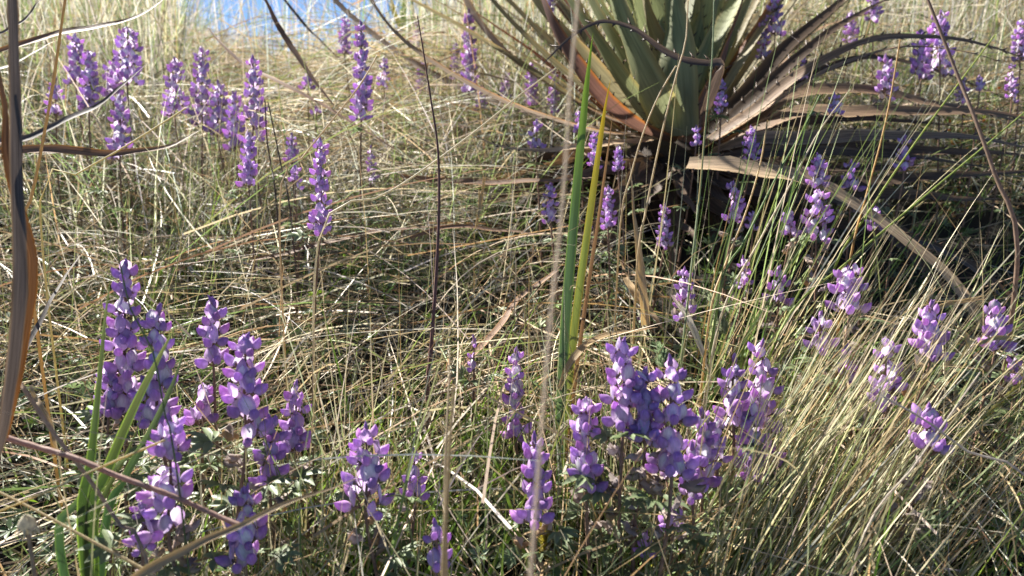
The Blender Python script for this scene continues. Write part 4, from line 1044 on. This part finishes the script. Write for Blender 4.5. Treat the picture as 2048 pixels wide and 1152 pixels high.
# dried daisy head
f = at(48, 1190, .44); f[2] = float(soil(f[0], f[1])); hp = at(54, 1050, .47)
t = empty('dried_daisy', tuple(f)); tag(t, 'dried pale daisy head on a bare stem in the lower left corner', 'dried flower')
s = Soup(); s.tube(rel(catmull([f, (f + hp) / 2 + [.004, 0, 0], hp - [0, 0, .004]], 12), f), np.linspace(.0017, .0012, 12), (.30, .2, .12), 6); obj('stem', s.mesh('stem', [M_stem]), t)
s = Soup()
s.tube(rel(catmull([hp - [0, 0, .006], hp, hp + [0, 0, .005], hp + [0, 0, .0075]], 8), f), [.0015, .003, .0045, .0052, .005, .004, .0025, .0004], (.74, .66, .50), 10)
obj('head', s.mesh('head', [M_wither]), t)
for k in range(20):
    a = k * .63 + random.uniform(-.2, .2); e = np.array([math.cos(a), math.sin(a), 0]); sd_ = np.array([-math.sin(a), math.cos(a), 0]); b0 = hp + e * .0045 - f
    l = random.uniform(.004, .008)
    s = Soup(); s.add([b0 - sd_ * .0009, b0 + sd_ * .0009, b0 + e * l * .4 - [0, 0, l * .6] + sd_ * .0007, b0 + e * l * .5 - [0, 0, l]], [(0, 1, 2, 3)], (.66, .55, .38))
    obj('petal', s.mesh('petal', [M_wither]), t)

# clubmoss stem at the right edge
pts = [at(1860, 905, .66), at(1905, 880, .67), at(1960, 838, .69), at(2005, 800, .71), at(2060, 750, .73)]
t = empty('clubmoss', tuple(pts[0])); tag(t, 'creeping yellow green clubmoss stem bristling with tiny scales at the right edge', 'clubmoss')
P = catmull(pts, 40); s = Soup(); s.tube(rel(P, pts[0]), np.linspace(.0016, .0012, 40), (.30, .22, .09), 6); obj('stem', s.mesh('stem', [M_stem]), t)
s = Soup(); T = unit(np.gradient(P, axis=0))
for i in range(0, 40):
    for q in range(9):
        a = q * .7 + i; e = unit(np.cross(T[i], [math.cos(a), math.sin(a), .3])); p = P[i] + T[i] * random.uniform(-.002, .002) - pts[0]
        tp = p + e * .0042 + T[i] * .003; sd_ = np.cross(T[i], e) * .0007
        s.add([p - sd_ + e * .001, p + sd_ + e * .001, tp], [(0, 1, 2)], np.array([.42, .38, .10]) * random.uniform(.6, 1.2))
o = obj('scales', s.mesh('scales', [M_ground_leaf]), t); o['kind'] = 'stuff'

# silvery moss frond in the shade
def frond(label, pts, c, ln, nn=34):
    P = catmull([at(*p) for p in pts], nn); o0 = P[0].copy()
    t = empty('moss_frond', tuple(o0)); tag(t, label, 'moss frond', 'silvery fronds by the tussock')
    s = Soup(); s.tube(rel(P, o0), np.linspace(.0012, .0007, nn), np.array(c) * .6, 5); obj('stem', s.mesh('stem', [M_stem]), t)
    T = unit(np.gradient(P, axis=0)); s = Soup()
    for i in range(nn):
        for q in range(8):
            a = q * .8 + i * .9; e = unit(np.cross(T[i], [math.cos(a), math.sin(a), .4])); l = ln * (1 - .5 * i / nn) * random.uniform(.7, 1.2)
            p = P[i] - o0; m_ = p + e * l * .6 + T[i] * l * .35; sd_ = np.cross(T[i], e) * l * .2
            s.add([p, m_ + sd_, p + e * l + T[i] * l * .8, m_ - sd_], [(0, 1, 2, 3)], np.array(c) * random.uniform(.6, 1.25))
    o = obj('leaflets', s.mesh('leaflets', [M_ground_leaf]), t); o['kind'] = 'stuff'


frond('silvery green moss frond between the pink lupine and the tussock', [(1452, 668, .84), (1440, 640, .85), (1425, 605, .86), (1410, 585, .87)], (.36, .40, .26), .009)
frond('pale green fine frond under the lone pink bud', [(1330, 735, .72), (1320, 700, .73), (1300, 690, .74)], (.30, .38, .22), .008)
frond('yellow green feathery frond beside the dense pink purple lupine', [(1100, 1120, .6), (1092, 1075, .6), (1085, 1040, .61)], (.42, .36, .08), .009)

# seed head above the stout lupine
def seedhead(label, stem, br):
    P = [at(*p) for p in stem]; f = P[0].copy(); f[2] = float(soil(f[0], f[1]))
    t = empty('grass_seed_head', tuple(f)); tag(t, label, 'seed head', 'grass seed heads')
    s = Soup(); s.tube(rel(catmull([f] + P, 16), f), np.linspace(.0009, .0005, 16), (.50, .40, .22), 5); obj('stem', s.mesh('stem', [M_stalk]), t)
    for b in br:
        Q = catmull([at(*p) for p in b], 14); T = unit(np.gradient(Q, axis=0)); s = Soup()
        s.tube(rel(Q, f), np.full(14, .0004), (.5, .4, .22), 4)
        for i in range(1, 14):
            for sg in (-1, 1):
                e = unit(np.cross(T[i], [.1, -1, .2])) * sg; p = Q[i] - f
                s.tube([p, p + T[i] * .0035 + e * .0011, p + T[i] * .0085 + e * .002], [.0003, .0008, .0001], (.58, .46, .26), 4)
        obj('spikelet', s.mesh('spikelet', [M_stalk]), t)


seedhead('straw seed head in two branches behind the stout brown stemmed lupine', [(1850, 690, .74), (1848, 640, .745)], [[(1848, 640, .745), (1856, 610, .745), (1864, 585, .75)], [(1848, 640, .745), (1866, 612, .745), (1880, 590, .75)], [(1850, 630, .745), (1890, 610, .74), (1950, 598, .735)]])
seedhead('dry orange tan seed spike beside the dark red stem', [(948, 480, 1.0), (955, 440, 1.0)], [[(955, 440, 1.0), (962, 405, 1.0), (968, 362, 1.0)], [(952, 460, 1.0), (958, 420, 1.0), (960, 390, 1.0)]])
seedhead('thin seed head at the right edge beside the dark purple and white lupine', [(1920, 720, .7), (1950, 690, .7)], [[(1950, 690, .7), (1985, 678, .7), (2012, 676, .7)], [(1940, 700, .7), (1935, 680, .7), (1922, 662, .7)]])

# blackened dead herb in front of the tussock
f = at(1690, 1010, .64); f[2] = float(soil(f[0], f[1]))
t = empty('dead_herb', tuple(f)); tag(t, 'blackened dead herb with shrivelled lobed leaves right of the straw tussock', 'dead herb')
s = Soup(); s.tube(rel(catmull([f, f + [.004, .0, .05], f + [.0, .01, .095]], 10), f), np.linspace(.0022, .001, 10), (.03, .025, .02), 6); obj('stem', s.mesh('stem', [M_stem]), t)
for k in range(12):
    a = k * 2.4; l = random.uniform(.018, .034); p = np.array([0, 0, .02 + .006 * k]); e = np.array([math.cos(a), math.sin(a), random.uniform(-.3, .5)]); sd_ = np.array([-math.sin(a), math.cos(a), 0])
    r_ = np.random.default_rng(k); V, F = [p], []
    for i in range(1, 7):
        c_ = p + e * l * i / 6 + np.array([0, 0, .006 * math.sin(i * 1.3 + k)]); w_ = l * .3 * (1 if i % 2 else .55) * (1 - i / 8)
        V += [c_ - sd_ * w_ + r_.normal(0, .0015, 3), c_ + sd_ * w_ + r_.normal(0, .0015, 3)]
    F.append((0, 1, 2, 2))
    for i in range(5): F.append((1 + 2 * i, 3 + 2 * i, 4 + 2 * i, 2 + 2 * i))
    s = Soup(); s.add(V, F, np.array([.05, .045, .035]) if k % 3 else np.array([.30, .28, .20])); obj('leaf', s.mesh('leaf', [M_wither]), t)

# leafy shrub at the upper right, small glossy leaves with red tips
def shrub(label, foot, n, rad, hgt, cols_, seed):
    r_ = random.Random(seed); f = np.array(foot); f[2] = float(soil(f[0], f[1]))
    t = empty('leafy_shrub', tuple(f)); tag(t, label, 'shrub', 'low leafy shrubs')
    for b in range(9):
        a = r_.uniform(0, 6.28); tp = np.array([math.cos(a) * rad * r_.random(), math.sin(a) * rad * r_.random(), hgt * r_.uniform(.6, 1)])
        P = catmull([np.zeros(3), tp * .5 + [0, 0, .01], tp], 10); s = Soup(); s.tube(P, np.linspace(.0018, .0007, 10), (.16, .09, .06), 5); br = obj('branch', s.mesh('branch', [M_stem]), t)
        s = Soup()
        for i in range(n // 9):
            q = P[min(9, int(r_.uniform(.25, 1) * 9))] + np.array([r_.gauss(0, .007), r_.gauss(0, .007), r_.gauss(0, .007)])
            ax = unit(np.array([r_.gauss(0, 1), r_.gauss(0, 1), r_.gauss(.5, .6)])); sd_ = unit(np.cross(ax, [r_.gauss(0, 1), r_.gauss(0, 1), r_.gauss(0, 1)])); l = r_.uniform(.006, .012)
            c = np.array(cols_[r_.randrange(len(cols_))]) * r_.uniform(.8, 1.2); nn = np.cross(ax, sd_)
            s.add([q, q + ax * l * .5 + sd_ * l * .3 + nn * l * .1, q + ax * l, q + ax * l * .5 - sd_ * l * .3 + nn * l * .1], [(0, 1, 2), (0, 2, 3)], c)
        o = obj('leaves', s.mesh('leaves', [M_sword]), br); o['kind'] = 'stuff'


shrub('small leafy shrub with green, yellow and red tipped leaves in the upper right corner', at(1960, 200, 1.42), 500, .09, .19, [(.16, .24, .06), (.10, .17, .05), (.30, .34, .06), (.45, .14, .05), (.20, .27, .12)], 1)
shrub('low patch of reddish and green leaves under the shrub near the right edge', at(1930, 230, 1.25), 160, .05, .08, [(.16, .22, .06), (.40, .22, .06), (.14, .2, .06)], 2)
shrub('fresh bright green leafy sprig beside the tall slender lupine foot', at(712, 345, 1.1), 260, .035, .05, [(.20, .36, .05), (.26, .40, .08), (.16, .28, .06)], 3)
shrub('dark green leafy herb just behind the broad pink purple lupine', at(680, 850, .68), 300, .05, .05, [(.10, .18, .06), (.16, .24, .10), (.22, .28, .16)], 4)
shrub('grey green leafy cushion below the slender lupine', at(985, 940, .66), 300, .05, .035, [(.10, .18, .08), (.14, .22, .11), (.24, .30, .18)], 5)
shrub('yellow green leafy sprigs at the bottom edge right of centre', at(1215, 1130, .62), 240, .05, .04, [(.24, .36, .06), (.16, .26, .07), (.34, .34, .08)], 6)
